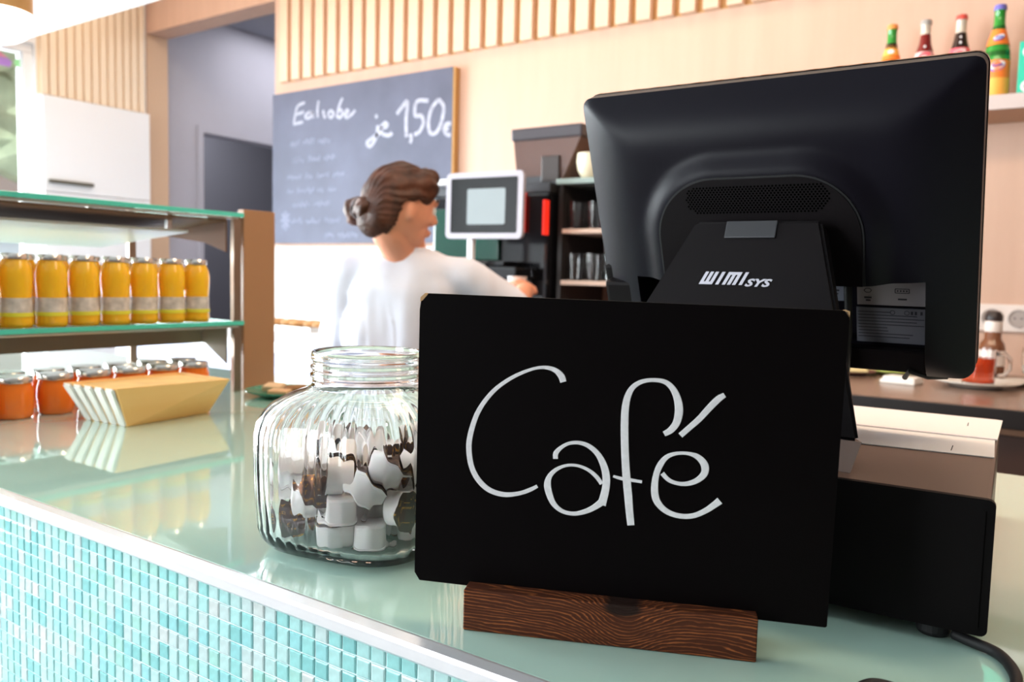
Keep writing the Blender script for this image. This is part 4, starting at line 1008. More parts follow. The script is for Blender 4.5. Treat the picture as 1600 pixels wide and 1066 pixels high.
# grinder / bean box on the machine
gr = thing('bean_container', (-1.56, 2.63, 1.635), 'brown smoked bean container with a dark lid on top of the espresso machine', 'bean container')
M_smoke = mat('smoked_plastic', (.115, .062, .050), .15, spec=.6)
make('box', B().hexa([(-1.685, 2.50, 1.6353), (-1.502, 2.50, 1.6353), (-1.502, 2.76, 1.6353), (-1.685, 2.76, 1.6353), (-1.70, 2.49, 1.795), (-1.42, 2.49, 1.795), (-1.42, 2.78, 1.795), (-1.70, 2.78, 1.795)]), M_smoke, gr, world=True)
make('side_block', B().box((-1.575, 2.485, 1.645), (-1.502, 2.52, 1.735), bev=.003), mat('brown_black', (.03, .018, .015), .3), gr, world=True)
make('lid', B().box((-1.708, 2.480, 1.7953), (-1.410, 2.79, 1.840), bev=.008), mat('dark_lid', (.05, .042, .05), .25), gr, world=True)
make('base_collar', B().box((-1.69, 2.488, 1.6353), (-1.502, 2.50, 1.665), bev=.002), M_dk, gr, world=True)

# ================================================================== GLASS RACK
RX0, RX1, RY0, RY1 = -1.488, -0.94, 2.47, 2.80
gk = thing('glass_rack', (-1.25, 2.62, CT), 'dark open shelf unit with pale shelf edges and a grey-green glass top, holding tumblers', 'shelf unit')
M_rack = mat('dark_rack', (.022, .018, .018), .5)
make('side_panel', B().box((RX0, RY0, CT + .0003), (RX0 + .016, RY1, 1.628)), M_rack, gk, world=True)
make('side_panel', B().box((RX1 - .016, RY0, CT + .0003), (RX1, RY1, 1.628)), M_rack, gk, world=True)
make('back_panel', B().box((RX0 + .016, RY1 - .01, CT + .0003), (RX1 - .016, RY1, 1.628)), mat('rack_back', (.26, .17, .145), .6), gk, world=True)
make('top', B().box((RX0 - .008, RY0 - .01, 1.6283), (RX1 + .004, RY1, 1.648), bev=.003), mat('grey_green_glass', (.30, .38, .36), .12), gk, world=True)
M_shelfedge = mat('pale_pink_wood', (.78, .58, .48), .5)
for z in (1.095, 1.278, 1.458): make('shelf', B().box((RX0 + .016, RY0, z), (RX1 - .016, RY1 - .01, z + .016), bev=.002), M_shelfedge, gk, world=True)
g0 = make('tumbler', B().lathe([(.026, 0), (.028, .002), (.034, .095), (.0325, .095), (.0268, .006), (.001, .006)], 28, cap=True), M_glass, None, smooth=40)
k = 0
nm_ = {1.2943: 'lower', 1.4743: 'upper'}
for z in (1.4743, 1.2943):
    for r_, Y in enumerate((2.51, 2.60)):
        for i in range(6):
            o = g0 if k == 0 else g0.copy()
            if k: COL.objects.link(o)
            k += 1
            o.location = (-1.437 + i * .0735 + .012 * r_, Y + .004 * (i % 2), z)
            wh = ['leftmost clear tumbler', 'second clear tumbler from the left'][i] if i < 2 else None
            rowt = 'front' if r_ == 0 else 'back'
            tag(o, 'clear tumbler, %s from the left, %s row of the %s rack shelf' % (ORD[i], rowt, nm_[z]), 'glass', 'tumblers on the %s shelf' % nm_[z])
tc = thing('china_cup', (-1.392, 2.52, 1.6484), 'cream china cup on top of the glass rack, half behind the terminal', 'cup')
M_cream = mat('cream_china', (.80, .70, .52), .3)
make('bowl', B().lathe([(.022, 0), (.030, .004), (.045, .03), (.050, .06), (.047, .088), (.0445, .088), (.046, .06), (.041, .032), (.001, .010)], 36), M_cream, tc, smooth=40)
make('handle', B().tube([(.047, 0, .075), (.068, 0, .072), (.074, 0, .05), (.064, 0, .03), (.043, 0, .028)], .005, 10), M_cream, tc, smooth=True)

# ================================================================== WALL SHELF WITH SODA BOTTLES
ws = thing('wall_shelf', (-.2, 2.78, 1.80), 'shallow grey-fronted wooden wall shelf carrying soda bottles', 'shelf')
make('board', B().box((-.62, 2.66, 1.803), (.60, 2.898, 1.838), bev=.002), mat('tan_shelf_wood', (.50, .30, .20), .6), ws, world=True)
make('front_strip', B().box((-.62, 2.652, 1.800), (.60, 2.6600, 1.841), bev=.002), mat('grey_strip', (.55, .46, .45), .5), ws, world=True)
def bottle(nm, loc, H, glass, liquid, cap, labels, label, clear=False):
    r = thing(nm, (0, 0, 0), label, 'bottle', 'soda bottles on the wall shelf')
    s = H / .245
    prof = [(.0245, 0), (.0285, .003), (.0295, .010), (.0295, .090), (.0300, .105), (.0280, .130), (.0220, .155), (.0155, .178), (.0130, .200), (.0125, .228), (.0138, .230), (.0138, .237), (.0130, .238)]
    prof = [(a * s, z * s) for a, z in prof]
    def seg(z0, z1, off):
        out = []
        def rad(z):
            for (a, za), (b2, zb2) in zip(prof, prof[1:]):
                if za <= z <= zb2 and zb2 > za: return a + (b2 - a) * (z - za) / (zb2 - za)
            return prof[-1][0]
        n = 8
        return [(rad(z0 + (z1 - z0) * i / n) + off, z0 + (z1 - z0) * i / n) for i in range(n + 1)]
    make('glass', B().lathe(prof, 32), glass, r, smooth=50)
    if liquid:
        z1 = liquid[1] * s
        make('filling', B().lathe(seg(.004, z1, .0004), 32), liquid[0], r, smooth=50)
    make('crown_cap', B().lathe([(.0150 * s, .230 * s), (.0152 * s, .236 * s), (.0135 * s, .2435 * s), (.010 * s, .245 * s)], 20), cap, r, smooth=40)
    for q, (za, zb2, m, off) in enumerate(labels):
        make('label' if q % 2 == 0 else 'label_patch', B().lathe(seg(za * s, zb2 * s, off), 32, cap=False), m, r, smooth=50)
    r.location = loc
    return r
def on_bottle(r, z, rad, pts, m, name, ang):
    """flat print wrapped on the bottle: pts outline in metres (arc, height)"""
    b = B(); 
    fr_ = [b.bm.verts.new(((rad) * math.cos(ang + x / rad), rad * math.sin(ang + x / rad), z + y)) for x, y in pts]
    bk_ = [b.bm.verts.new(((rad - .0006) * math.cos(ang + x / rad), (rad - .0006) * math.sin(ang + x / rad), z + y)) for x, y in pts]
    b.bm.faces.new(fr_); b.bm.faces.new(list(reversed(bk_))); n = len(pts)
    for i in range(n): b.bm.faces.new((fr_[i], fr_[(i + 1) % n], bk_[(i + 1) % n], bk_[i]))
    return make(name, b, m, r)
M_green = mat('green_bottle', (.03, .26, .035), .1, spec=.6); M_dkgreen = mat('deep_green', (.012, .11, .015), .15)
M_clearb = mat('pale_bottle_glass', (.62, .55, .47), .08, spec=.7)
M_cola = mat('dark_cola', (.018, .004, .004), .1, spec=.6); M_ruby = mat('ruby_soda', (.18, .012, .012), .1, spec=.6)
M_orange = mat('orange_label', (.95, .22, .03), .5); M_yel = mat('amber_label', (.95, .45, .08), .5); M_pink = mat('pink_label', (.82, .12, .16), .5); M_pinkw = mat('pinkish_white_label', (.75, .50, .50), .5)
M_blue = mat('blue_print', (.10, .12, .55), .5); M_wprint = mat('white_print', (.85, .85, .88), .5); M_redcap = mat('red_cap', (.65, .08, .06), .4); M_capg = mat('grey_cap', (.35, .33, .32), .4); M_capo = mat('orange_cap', (.8, .3, .08), .4); M_capb = mat('violet_cap', (.16, .14, .5), .4)
ZS = 1.8415; FA = -1.45
ell = lambda a, b2, n=16, t=0: [(a * math.cos(2 * PI * k / n) , b2 * math.sin(2 * PI * k / n) + t * a * math.cos(2 * PI * k / n)) for k in range(n)]
b1 = bottle('soda_bottle', (-.484, 2.76, ZS), .262, M_green, (M_cola, .190), M_capo, [(.140, .181, M_yel, .0012), (.140, .155, M_orange, .0016), (.02, .11, M_orange, .0012)], 'leftmost soda bottle on the wall shelf, dark with an amber and orange neck label')
on_bottle(b1, .175, .0262, ell(.010, .006), M_wprint, 'neck_emblem', FA)
b2_ = bottle('soda_bottle', (-.391, 2.76, ZS), .262, M_clearb, (M_ruby, .203), M_capg, [(.040, .153, M_pinkw, .0012)], 'second soda bottle from the left on the wall shelf, ruby filling and whitish pink label')
on_bottle(b2_, .150, .0312, ell(.018, .010, t=.25), M_pink, 'emblem', FA)
on_bottle(b2_, .178, .0250, ell(.0035, .0035), M_wprint, 'neck_emblem', FA)
b3 = bottle('soda_bottle', (-.297, 2.76, ZS), .262, M_clearb, (M_cola, .195), M_redcap, [(.040, .152, M_pink, .0012)], 'third soda bottle from the left on the wall shelf, red cap and pink label')
on_bottle(b3, .149, .0313, ell(.018, .009, t=.25), M_pinkw, 'emblem', FA)
on_bottle(b3, .177, .0252, ell(.0035, .0035), M_wprint, 'neck_emblem', FA); on_bottle(b3, .194, .0200, ell(.003, .003), M_wprint, 'neck_emblem', FA)
b4 = bottle('soda_bottle', (-.199, 2.75, ZS), .272, M_green, (M_dkgreen, .190), M_capb, [(.008, .100, M_orange, .0012), (.008, .055, M_yel, .0016), (.140, .180, M_orange, .0014)], 'tall green soda bottle with orange labels right of the terminal corner')
on_bottle(b4, .0930, .0348, ell(.021, .014, t=.2), M_blue, 'emblem_shadow', FA); on_bottle(b4, .0965, .0352, ell(.020, .011, t=.2), M_wprint, 'emblem', FA)
on_bottle(b4, .174, .0300, ell(.015, .0075, t=.25), M_blue, 'neck_emblem_shadow', FA); on_bottle(b4, .176, .0304, ell(.014, .0055, t=.25), M_wprint, 'neck_emblem', FA)
# word on the round emblem, wrapped on the glass
def wrap_text(r, s, size, z, rad, ang, m, tilt=.15):
    o = text_obj('brand_lettering', s, size, Matrix.Identity(4), m, None, depth=.0002, offset=.0003)
    me = o.data; xs = [v.co.x for v in me.vertices]; w_ = (max(xs) + min(xs)) / 2
    for v in me.vertices:
        x, y, zz = v.co; x -= w_; y += tilt * x; a = ang + x / rad
        v.co = ((rad + zz) * math.cos(a), (rad + zz) * math.sin(a), z + y)
    o.parent = r
wrap_text(b4, 'Fanta', .0125, .092, .0358, FA, M_blue)
wrap_text(b4, 'Fanta', .0085, .1735, .0310, FA, M_blue)
tn = thing('drinks_carton', (-.104, 2.75, ZS), 'turquoise drinks carton with white print, cut by the right edge of the photo', 'carton')
make('body', B().box((-.040, -.03, 0), (.035, .03, .155), bev=.003), mat('turquoise_card', (.02, .50, .34), .5), tn)

mk = Matrix(((1, 0, 0, 0), (0, 0, -1, -.0300), (0, 1, 0, 0), (0, 0, 0, 1)))
b = B()
for zz in (.125, .030):
    hh = [(-.012 + .016 * math.cos(a), zz + .014 * math.sin(a), .0035) for a in [PI * .3 + PI * 1.4 * k / 8 for k in range(9)]]
    b.ribbon(hh, .0006, mk, sub=3)
make('white_print', b, M_wprint, tn)

# ================================================================== SOCKETS AND THINGS ON THE BROWN WORKTOP
so = thing('socket_strip', (-.1, YW, 1.17), 'pinkish white double wall socket strip above the brown worktop at the right', 'socket')
M_sock = mat('socket_white', (.80, .70, .66), .4)
make('cover', B().box((-.34, YW - .014, 1.172), (.20, YW - .0003, 1.255), bev=.004), M_sock, so, world=True)
for X in (-.105, -.035, -.175, -.245, .035, .105):
    s_ = make('socket', B().lathe([(.0275, 0), (.0275, .006), (.023, .006), (.0205, .0025), (.001, .0025)], 28, Matrix(((1, 0, 0, X), (0, 0, -1, YW - .0140), (0, 1, 0, 1.2135), (0, 0, 0, 1)))), mat('socket_grey', (.42, .36, .34), .5), so, smooth=40, world=True)
    make('contact_hole', B().lathe([(.0025, 0), (.0025, .0008)], 10, Matrix(((1, 0, 0, X - .009), (0, 0, -1, YW - .0165), (0, 1, 0, 1.2135), (0, 0, 0, 1)))).lathe([(.0025, 0), (.0025, .0008)], 10, Matrix(((1, 0, 0, X + .009), (0, 0, -1, YW - .0165), (0, 1, 0, 1.2135), (0, 0, 0, 1)))), M_ink, s_, world=True)
def plate(loc, r, label, m, nm='saucer', depth=.012):
    p = B().lathe([(r * .55, .0003), (r * .6, .002), (r * .92, depth * .8), (r, depth), (r, depth + .002), (r * .9, depth * .95), (r * .6, .005), (.001, .0045)], 44)
    o = make(nm, p, m, None, smooth=40); o.location = loc
    return tag(o, label, 'plate')
M_china = mat('white_china', (.82, .78, .72), .2)
plate((-.175, 2.47, CT), .105, 'white plate under the glass mug of red tea', M_china, 'plate', .016)
mg = thing('tea_mug', (-.170, 2.46, CT + .0052), 'glass mug of red tea with a handle, on the white plate right of the terminal', 'mug')
make('glass', B().lathe([(.034, 0), (.037, .002), (.0395, .02), (.0405, .098), (.0385, .098), (.0372, .02), (.033, .007), (.001, .007)], 40), M_glass, mg, smooth=45)
make('tea', B().lathe([(.030, .0078), (.0360, .012), (.0368, .022), (.0376, .072), (.0376, .073)], 40), mat('red_tea', (.90, .10, .01), .05, trans=.6, ior=1.33, spec=.5), mg, smooth=45)
make('handle', B().tube([(.040, 0, .085), (.058, 0, .088), (.070, 0, .074), (.070, 0, .048), (.058, 0, .030), (.0395, 0, .028)], .0052, 12), M_glass, mg, smooth=True)
mg.rotation_euler = (0, 0, .15)
sy = thing('syrup_bottle', (-.155, 2.66, CT), 'brown bottle with a dark cap and pale label behind the tea mug', 'bottle')
M_brg = mat('brown_bottle_glass', (.20, .075, .035), .12, spec=.6)
make('glass', B().lathe([(.030, 0), (.034, .004), (.034, .090), (.030, .108), (.022, .120), (.0205, .170), (.0205, .172)], 32), M_brg, sy, smooth=50)
make('label', B().lathe([(.0346, .045), (.0346, .088), (.0335, .088), (.0335, .045)], 32, cap=False), M_sock, sy, smooth=40)
make('collar', B().lathe([(.0215, .140), (.0225, .142), (.0225, .168), (.0215, .170)], 28), M_sock, sy, smooth=40)
make('cap', B().lathe([(.0225, .172), (.0230, .174), (.0225, .186), (.016, .197), (.006, .199)], 28), mat('dark_cap', (.03, .02, .02), .4), sy, smooth=45)
plate((-.045, 2.60, CT), .075, 'small white saucer at the right edge beside the tea mug', M_china)
tg = thing('tea_glass', (-.045, 2.60, CT + .0052), 'clear footed glass on the small saucer at the right edge of the photo', 'glass')
make('glass', B().lathe([(.022, 0), (.024, .002), (.010, .008), (.010, .016), (.030, .03), (.036, .06), (.034, .10), (.0325, .10), (.0342, .06), (.028, .032), (.001, .022)], 36), M_glass, tg, smooth=45)
make('milk_foam', B().lathe([(.020, .0265), (.0290, .036), (.0320, .048), (.0320, .052)], 36), M_china, tg, smooth=45)
plate((-.500, 2.52, CT), .070, 'dark reddish saucer with pale bread, under the terminal beside the sign', mat('dark_red_china', (.12, .035, .03), .3))
o = make('bread_slice', B().box((-.042, -.028, 0), (.042, .028, .012), bev=.005), mat('pale_bread', (.85, .72, .38), .8, bump=(90, .4, .002)), None, smooth=40); o.location = (-.495, 2.51, CT + .0075); o.rotation_euler = (0, 0, .3)
tag(o, 'pale bread slice on the dark reddish saucer', 'bread')
plate((-.405, 2.64, CT), .085, 'yellow-green saucer under the terminal bottom edge', mat('yellow_green_china', (.62, .72, .22), .3))
o = make('lettuce_leaf', B().lathe([(.001, .004), (.02, .0), (.045, .008), (.055, .004), (.056, .006), (.04, .012), (.02, .005), (.002, .008)], 24), mat('lettuce_green', (.55, .70, .16), .6, bump=(60, .6, .004)), None, smooth=True); o.location = (-.405, 2.635, CT + .0085)
tag(o, 'pale green lettuce leaf on the yellow-green saucer', 'lettuce')
o = make('folded_napkin', B().box((-.045, -.035, 0), (.045, .035, .010), bev=.003).box((-.040, -.030, .010), (.043, .034, .018), bev=.003), mat('white_napkin', (.88, .84, .80), .8), None, smooth=40); o.location = (-.345, 2.40, CT + .0003); o.rotation_euler = (0, 0, -.2)
tag(o, 'white folded napkin on the brown worktop below the terminal', 'napkin')

# ================================================================== PENDANT LAMP, WINDOW STICKER, STREET
pl = thing('pendant_lamp', (-2.73, 1.2, 2.40), 'pendant lamp with an orange wooden cylinder over a glowing white globe, top left', 'lamp')
make('cord', B().tube([(-2.73, 1.2, 2.3997), (-2.73, 1.2, 2.19)], .003, 8), M_rubber, pl, world=True)
make('canopy', B().lathe([(.04, 2.385), (.045, 2.3997)], 24, Matrix.Translation((-2.73, 1.2, 0))), M_white, pl, world=True)
make('wooden_cap', B().lathe([(.095, 2.060), (.095, 2.19), (.088, 2.195), (.02, 2.197)], 40, Matrix.Translation((-2.73, 1.2, 0))), wood_mat('orange_lamp_wood', (.52, .24, .06), (.62, .30, .09), 'Z', 5, .4), pl, smooth=45, world=True)
make('globe', B().ball((-2.73, 1.2, 2.045), (.098, .098, .072), sub=4), mat('lamp_globe', (1, 1, .95), .3, emit=(1, .93, .82), estr=4.0), pl, smooth=True, world=True)
st = thing('window_sticker', (XL - .05, 2.08, 2.4), 'purple, pink and green sticker high on the window pane at the left edge', 'sticker')
Ms = Matrix(((0, 0, 1, XL - .0560 + .0002), (1, 0, 0, 2.02), (0, 1, 0, 2.395), (0, 0, 0, 1)))
make('purple_shape', B().prism([(-.16, -.035), (.13, -.035), (.14, -.005), (.12, .01), (-.16, .01)], .0008, Ms), mat('sticker_purple', (.42, .22, .62), .5), st, world=True)
make('pink_shape', B().prism([(-.14, .012), (.12, .012), (.08, .035), (.0, .05), (-.08, .03)], .0008, Ms), mat('sticker_pink', (.78, .25, .38), .5), st, world=True)
make('green_dot', B().prism([(.175 + .024 * math.cos(2 * PI * k / 20), -.005 + .024 * math.sin(2 * PI * k / 20)) for k in range(20)], .0008, Ms), mat('sticker_green', (.35, .75, .35), .5), st, world=True)
struct('ground', B().box((-40, -40, -.12), (40, 40, -.055)), mat('pale_paving', (.55, .52, .50), .9))
M_fac = mat('pink_render', (.66, .50, .46), .9); M_tree = mat('tree_green', (.44, .52, .36), .8, var=(2, .3))
bd = thing('building', (-15, 4, -.05), 'pale pinkish house across the street, seen through the left window', 'building')
make('wall', B().box((-16.5, -2, -.055), (-15, 9, 3.3)), M_fac, bd, world=True)
for k in range(8):
    f_ = make('window', B().box((-15.0, -1.4 + k * 1.3, 1.0), (-14.95, -.7 + k * 1.3, 2.1)), M_white, bd, world=True)
    make('window_glass', B().box((-14.95, -1.33 + k * 1.3, 1.07), (-14.94, -.77 + k * 1.3, 2.03)), mat('far_glass', (.75, .80, .88), .2), f_, world=True)
tr_ = thing('tree', (-13.2, 6.2, -.05), 'green street tree behind the left window sticker', 'tree')
make('trunk', B().tube([(-13.2, 6.2, -.055), (-13.15, 6.25, 1.5), (-13.2, 6.2, 3.2)], [.16, .13, .08], 10), mat('bark', (.12, .08, .06), .9), tr_, world=True)
cb = B(); rt2 = random.Random(3)
for k in range(46):
    a = rt2.uniform(0, 6.28); rr_ = rt2.uniform(0, 1.7); cb.ball((-13.2 + rr_ * math.cos(a), 6.2 + rr_ * math.sin(a), 4.4 + rt2.uniform(-1.2, 1.5)), rt2.uniform(.4, .75), sub=2)
for v in cb.bm.verts: v.co += noise.noise_vector(v.co * 2.6) * .22
make('crown', cb, M_tree, tr_, world=True)

# ================================================================== PERSON
def world_dir(az): return Vector((math.cos(az), math.sin(az), 0))
PC = Vector((-1.475, 1.66, 0))
torso_az = math.radians(112); head_az = math.radians(70)
def frame_(az, o):
    f = world_dir(az); r = Vector((f.y, -f.x, 0))        # right-hand side
    return Matrix(((r.x, f.x, 0, o.x), (r.y, f.y, 0, o.y), (0, 0, 1, o.z), (0, 0, 0, 1)))
TM = frame_(torso_az, PC) @ Matrix.Diagonal((1, 1, 1.03, 1))
HC = Vector((-1.452, 1.605, 1.478)); HM = frame_(head_az, HC)
HM = HM @ Matrix.Rotation(math.radians(-8), 4, 'X')
def T(x, y, z): return TM @ Vector((x, y, z))
def cone(b, p, r, seg=16):
    """tapered rounded limb through the points p with radii r"""
    for i in range(len(p) - 1):
        b.tube([p[i], p[i + 1]], [r[i], r[i + 1]], seg)
    for q, rr_ in zip(p, r): b.ball(q, rr_, sub=2)
def loft(b, rings, M, seg=28):
    """rings (z, cx, cy, rx, ry)"""
    rg = [[b.bm.verts.new(M @ Vector((cx_ + rx * math.cos(2 * PI * k / seg), cy_ + ry * math.sin(2 * PI * k / seg), z))) for k in range(seg)] for z, cx_, cy_, rx, ry in rings]
    for a, c2 in zip(rg, rg[1:]):
        for k in range(seg): b.bm.faces.new((a[k], a[(k + 1) % seg], c2[(k + 1) % seg], c2[k]))
    b.bm.faces.new(list(reversed(rg[0]))); b.bm.faces.new(rg[-1])
def remesh(name, b, vox, smooth_it, m, parent, disp=None):
    bmesh.ops.recalc_face_normals(b.bm, faces=b.bm.faces)
    me = bpy.data.meshes.new(name); b.bm.to_mesh(me); b.bm.free()
    t = bpy.data.objects.new('tmp', me); COL.objects.link(t)
    r = t.modifiers.new('r', 'REMESH'); r.mode = 'VOXEL'; r.voxel_size = vox
    s = t.modifiers.new('s', 'SMOOTH'); s.factor = .5; s.iterations = smooth_it
    dg = bpy.context.evaluated_depsgraph_get()
    me2 = bpy.data.meshes.new_from_object(t.evaluated_get(dg)); bpy.data.objects.remove(t)
    me2.name = name
    if disp:
        for v in me2.vertices: v.co = v.co + disp(v.co, v.normal)
    me2.materials.clear(); me2.materials.append(m)
    for p in me2.polygons: p.use_smooth = True
    o = bpy.data.objects.new(name, me2); COL.objects.link(o)
    o.parent = parent; o.matrix_parent_inverse = WM(parent).inverted()
    return o
pr = thing('person', (PC.x, PC.y, 0), 'woman in white t-shirt with brown bun, turned away at the espresso machine', 'person')
M_skin = mat('skin', (.74, .31, .19), .5, sss=.12)
M_hair = mat('brown_hair', (.060, .018, .008), .5, spec=.35, bump=(120, .5, .003), var=(26, .55))
M_shirt = mat('white_cotton', (.66, .66, .75), .85, bump=(500, .15, .0005))
M_trous = mat('dark_trousers', (.03, .035, .06), .8); M_shoe = mat('grey_shoe', (.2, .2, .22), .6)
# joints
shR, elR, wrR = T(.158, .0, 1.275), Vector((-1.235, 1.83, 1.215)), Vector((-1.300, 1.985, 1.262))
shL, elL, wrL = T(-.158, .0, 1.275), T(-.215, .03, 1.03), T(-.17, .24, 1.09)
b = B()
loft(b, [(.80, 0, 0, .10, .07), (.86, 0, 0, .15, .10), (.95, 0, .0, .160, .105), (1.04, 0, .005, .128, .088), (1.14, 0, .01, .135, .092), (1.22, 0, .008, .145, .09), (1.28, 0, .0, .135, .070), (1.315, 0, -.005, .085, .055), (1.335, 0, -.005, .05, .048)], TM)
hb = HM @ Vector((0, -.02, -.07)); nb = T(0, -.005, 1.30)
cone(b, [nb, nb.lerp(hb, .5), hb], [.056, .049, .050])
b.ball(HC, (.073, .092, .100), HM, sub=4)                                   # skull
b.ball(HM @ Vector((0, .030, -.052)), (.052, .054, .056), HM, sub=3)        # jaw
b.ball(HM @ Vector((0, .072, -.088)), (.021, .017, .016), HM, sub=2)        # chin
b.ball(HM @ Vector((0, .084, .022)), (.050, .014, .014), HM, sub=2)         # brow
b.ball(HM @ Vector((.032, .066, -.022)), (.022, .020, .020), HM, sub=2); b.ball(HM @ Vector((-.032, .066, -.022)), (.022, .020, .020), HM, sub=2)
cone(b, [HM @ Vector((0, .090, .012)), HM @ Vector((0, .106, -.020))], [.008, .0115], 10)
b.ball(HM @ Vector((0, .097, -.028)), (.0155, .010, .008), HM, sub=2)
b.ball(HM @ Vector((0, .090, -.052)), (.021, .010, .0055), HM, sub=2); b.ball(HM @ Vector((0, .088, -.061)), (.019, .010, .006), HM, sub=2)
for s_ in (-1, 1):
    b.ball(HM @ Vector((s_ * .073, -.004, -.012)), (.007, .017, .030), HM, sub=2)      # ears
cone(b, [shR - Vector((0, 0, .02)), elR, wrR], [.038, .035, .025]); cone(b, [shL - Vector((0, 0, .02)), elL, wrL], [.038, .035, .025])
for s_ in (-1, 1): cone(b, [T(s_ * .088, 0, .84), T(s_ * .092, .015, .46), T(s_ * .095, -.01, .09)], [.084, .054, .036]); 
def hand(b, wr, d, up, side):
    """palm and five curled fingers; d = forearm direction, up = back of the hand, side = towards the thumb"""
    d = d.normalized(); side = (side - d * side.dot(d)).normalized(); up = d.cross(side) * (1 if up.dot(d.cross(side)) > 0 else -1)
    pm = wr + d * .045
    Mh = Matrix((side, d, up)).transposed().to_4x4()
    b.ball(pm, (.040, .046, .015), Mh, sub=3)
    for k, (off, L_) in enumerate(((.028, .072), (.010, .080), (-.009, .074), (-.027, .058))):
        p0 = pm + side * off + d * .034; q = [p0]; a = .25; p = p0.copy()
        for f_, seg_ in enumerate((.45, .32, .23)):
            p = p + (d * math.cos(a) - up * math.sin(a)) * (L_ * seg_); q.append(p.copy()); a += .62
        cone(b, q, [.0092, .0085, .0078, .0068], 10)
    t0 = pm + side * .030 - d * .018; t1 = t0 + (side * .6 + d * .55 - up * .5).normalized() * .035; t2 = t1 + (side * .1 + d * .8 - up * .6).normalized() * .028
    cone(b, [t0, t1, t2], [.012, .0098, .0082], 10)
hand(b, wrR, wrR - elR + Vector((-.05, .02, .0)), Vector((.3, .0, 1)), Vector((-.6, .2, .3)))
hand(b, wrL, T(0, 1, .1) - T(0, 0, 0), Vector((0, 0, 1)), T(1, 0, 0) - T(0, 0, 0))
body = remesh('body', b, .0048, 5, M_skin, pr)
# shirt
b = B()
loft(b, [(.88, 0, 0, .175, .118), (.95, 0, .0, .177, .120), (1.04, 0, .005, .160, .112), (1.14, 0, .008, .160, .112), (1.22, 0, .004, .166, .104), (1.275, 0, -.002, .150, .080), (1.305, 0, -.006, .105, .064), (1.322, 0, -.008, .070, .056)], TM)
mR = shR.lerp(elR, .92); mL = shL.lerp(elL, .75)
cone(b, [T(.03, -.005, 1.285), shR - Vector((0, 0, .020)), mR], [.050, .056, .056]); cone(b, [T(-.03, -.005, 1.285), shL - Vector((0, 0, .020)), mL], [.050, .056, .058])
for s_ in (-1, 1): b.ball(T(s_ * .08, -.005, 1.20), (.080, .082, .088), TM, sub=3); b.ball(T(s_ * .10, 0, 1.10), (.075, .095, .13), TM, sub=3)
def folds(co, n):
    l = TM.inverted() @ co
    v = noise.noise(Vector((l.x * 13 + l.z * 3, l.y * 9, l.z * 3.2))) * .008 + noise.noise(Vector((l.x * 25, l.y * 22, l.z * 9 + 4))) * .003
    # long drape folds down the back
    v += .005 * math.sin(l.x * 62 + 3 * noise.noise(Vector((l.x * 4, l.z * 5, 1)))) * max(0, min(1, (1.25 - l.z) / .12))
    return n * v
remesh('t_shirt', b, .0075, 4, M_shirt, pr, folds)
b = B(); loft(b, [(1.312, 0, -.008, .074, .060), (1.332, 0, -.006, .066, .056)], TM); 
make('collar', b, M_shirt, pr, smooth=True, world=True)
b = B(); loft(b, [(.80, 0, 0, .13, .09), (.86, 0, 0, .164, .112), (.97, 0, 0, .166, .112)], TM)
for s_ in (-1, 1): cone(b, [T(s_ * .086, 0, .84), T(s_ * .092, .015, .46), T(s_ * .095, -.01, .10)], [.094, .066, .052])
remesh('trousers', b, .010, 3, M_trous, pr)
for s_ in (-1, 1):
    b = B(); Mf = TM @ Matrix.Translation((s_ * .10, .04, 0)); b.ball(Mf @ Vector((0, 0, .042)), (.045, .125, .042), Mf, sub=3)
    for v in b.bm.verts: v.co.z = max(v.co.z, .0003)
    make('shoe', b, M_shoe, pr, smooth=True, world=True)
# eyes and brows
for s_ in (-1, 1):
    e_ = make('eye', B().ball(HM @ Vector((s_ * .031, .078, .002)), .0115, sub=3), mat('eye_white', (.8, .78, .76), .2), pr, smooth=True, world=True)
    make('iris', B().ball(HM @ Vector((s_ * .031, .0853, .002)), .0055, sub=2), mat('iris_brown', (.06, .03, .02), .1), e_, smooth=True, world=True)
    make('eyebrow', B().tube([HM @ Vector((s_ * x, y, z)) for x, y, z in ((.014, .099, .024), (.032, .094, .031), (.050, .078, .026))], [.003, .0035, .002], 8), M_hair, pr, smooth=True, world=True)
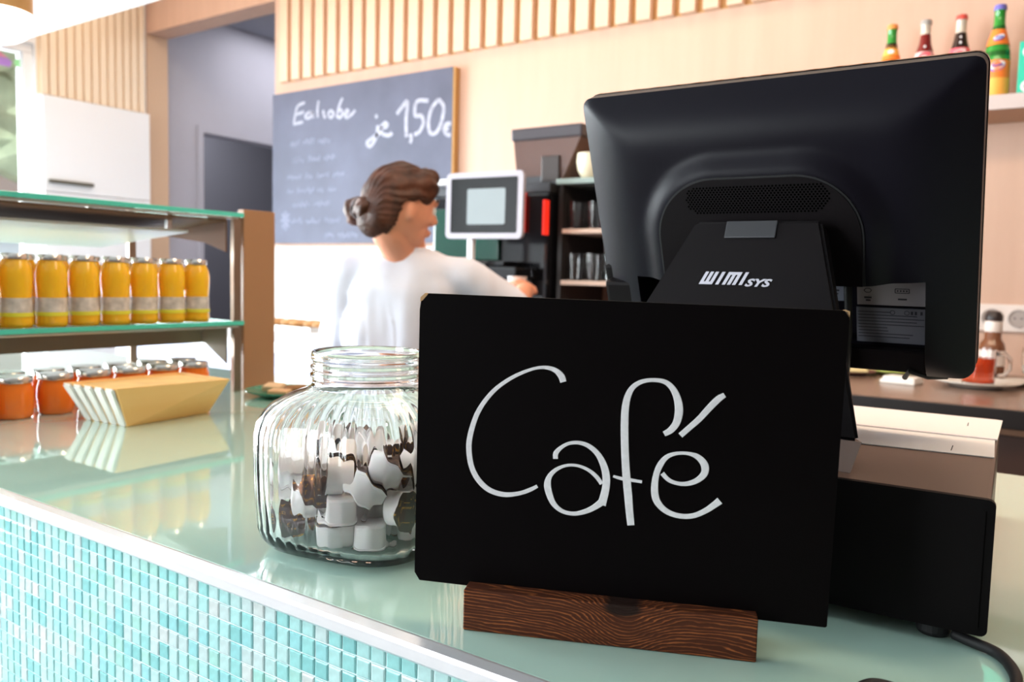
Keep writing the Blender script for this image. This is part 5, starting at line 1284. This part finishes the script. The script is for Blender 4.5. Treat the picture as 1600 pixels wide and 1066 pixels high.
# hair: cap with hairline behind the face, strands swept to a low bun
b = B(); b.ball(HC, (.088, .105, .116), HM, sub=5)
Hi = HM.inverted()
def hair_keep(p):
    l = Hi @ p
    if l.y > -.030: return l.z > -.004 + (l.y + .030) * .42
    return l.z > -.004 + (l.y + .030) * 5.0 and l.z > -.088
bmesh.ops.delete(b.bm, geom=[v for v in b.bm.verts if not hair_keep(v.co)], context='VERTS')
src = b.bm; ret = bmesh.ops.solidify(src, geom=list(src.faces), thickness=.022)
b.ball(HM @ Vector((0, -.066, -.040)), (.058, .042, .055), HM, sub=3)
b.ball(HM @ Vector((.0, .060, .088)), (.055, .035, .028), HM, sub=3)
b.ball(HM @ Vector((.058, .030, .050)), (.022, .045, .045), HM, sub=3); b.ball(HM @ Vector((-.058, .030, .050)), (.022, .045, .045), HM, sub=3)
def strands(co, n):
    l = Hi @ co; d = Vector((l.x, 0, l.z)); ang = math.atan2(l.x, l.z + .05)
    return n * (.0018 * math.sin(ang * 34 + 5 * noise.noise(l * 18)) + .005 * noise.noise(l * 26 + Vector((3, 1, 7))))
hair = remesh('hair', b, .0045, 3, M_hair, pr, strands)
b = B(); bc = Hi @ Vector((-1.594, 1.594, 1.470)); bc = HM @ bc
b.ball(bc, (.040, .040, .037), sub=3); b.ball(bc + Vector((-.012, .0, -.018)), (.026, .024, .024), sub=3)
mid = HM @ Vector((0, -.100, -.025))
cone(b, [mid, mid.lerp(bc, .6)], [.026, .022])
rb = random.Random(9)
for k in range(7):
    p = bc + Vector((rb.uniform(-.02, .01), rb.uniform(-.015, .015), rb.uniform(-.03, .02)))
    cone(b, [p, p + Vector((rb.uniform(-.030, -.008), rb.uniform(-.01, .01), rb.uniform(-.030, .006)))], [.008, .0035], 8)
remesh('hair_bun', b, .0045, 2, M_hair, pr, lambda co, n: n * (.006 * noise.noise(co * 60)))
tq = mid.lerp(bc, .40); ax = (bc - mid).normalized(); sx_ = ax.cross(Vector((0, 0, 1))).normalized(); sy_ = ax.cross(sx_)
make('hair_tie', B().tube([tq + (sx_ * math.cos(2 * PI * k / 16) + sy_ * math.sin(2 * PI * k / 16)) * .0265 for k in range(16)], .005, 8, closed=True), mat('tie_grey', (.14, .12, .13), .8), pr, smooth=True, world=True)
# cup held in her hand
ht = wrR + (wrR - elR + Vector((-.05, .02, .0))).normalized() * .07
cc = thing('paper_cup', (ht.x - .035, ht.y + .005, ht.z - .040), "white cup held in the woman's right hand", 'cup')
make('cup', B().lathe([(.022, 0), (.0235, .002), (.029, .064), (.0305, .066), (.0275, .066), (.0225, .006), (.001, .006)], 32), M_white, cc, smooth=40)
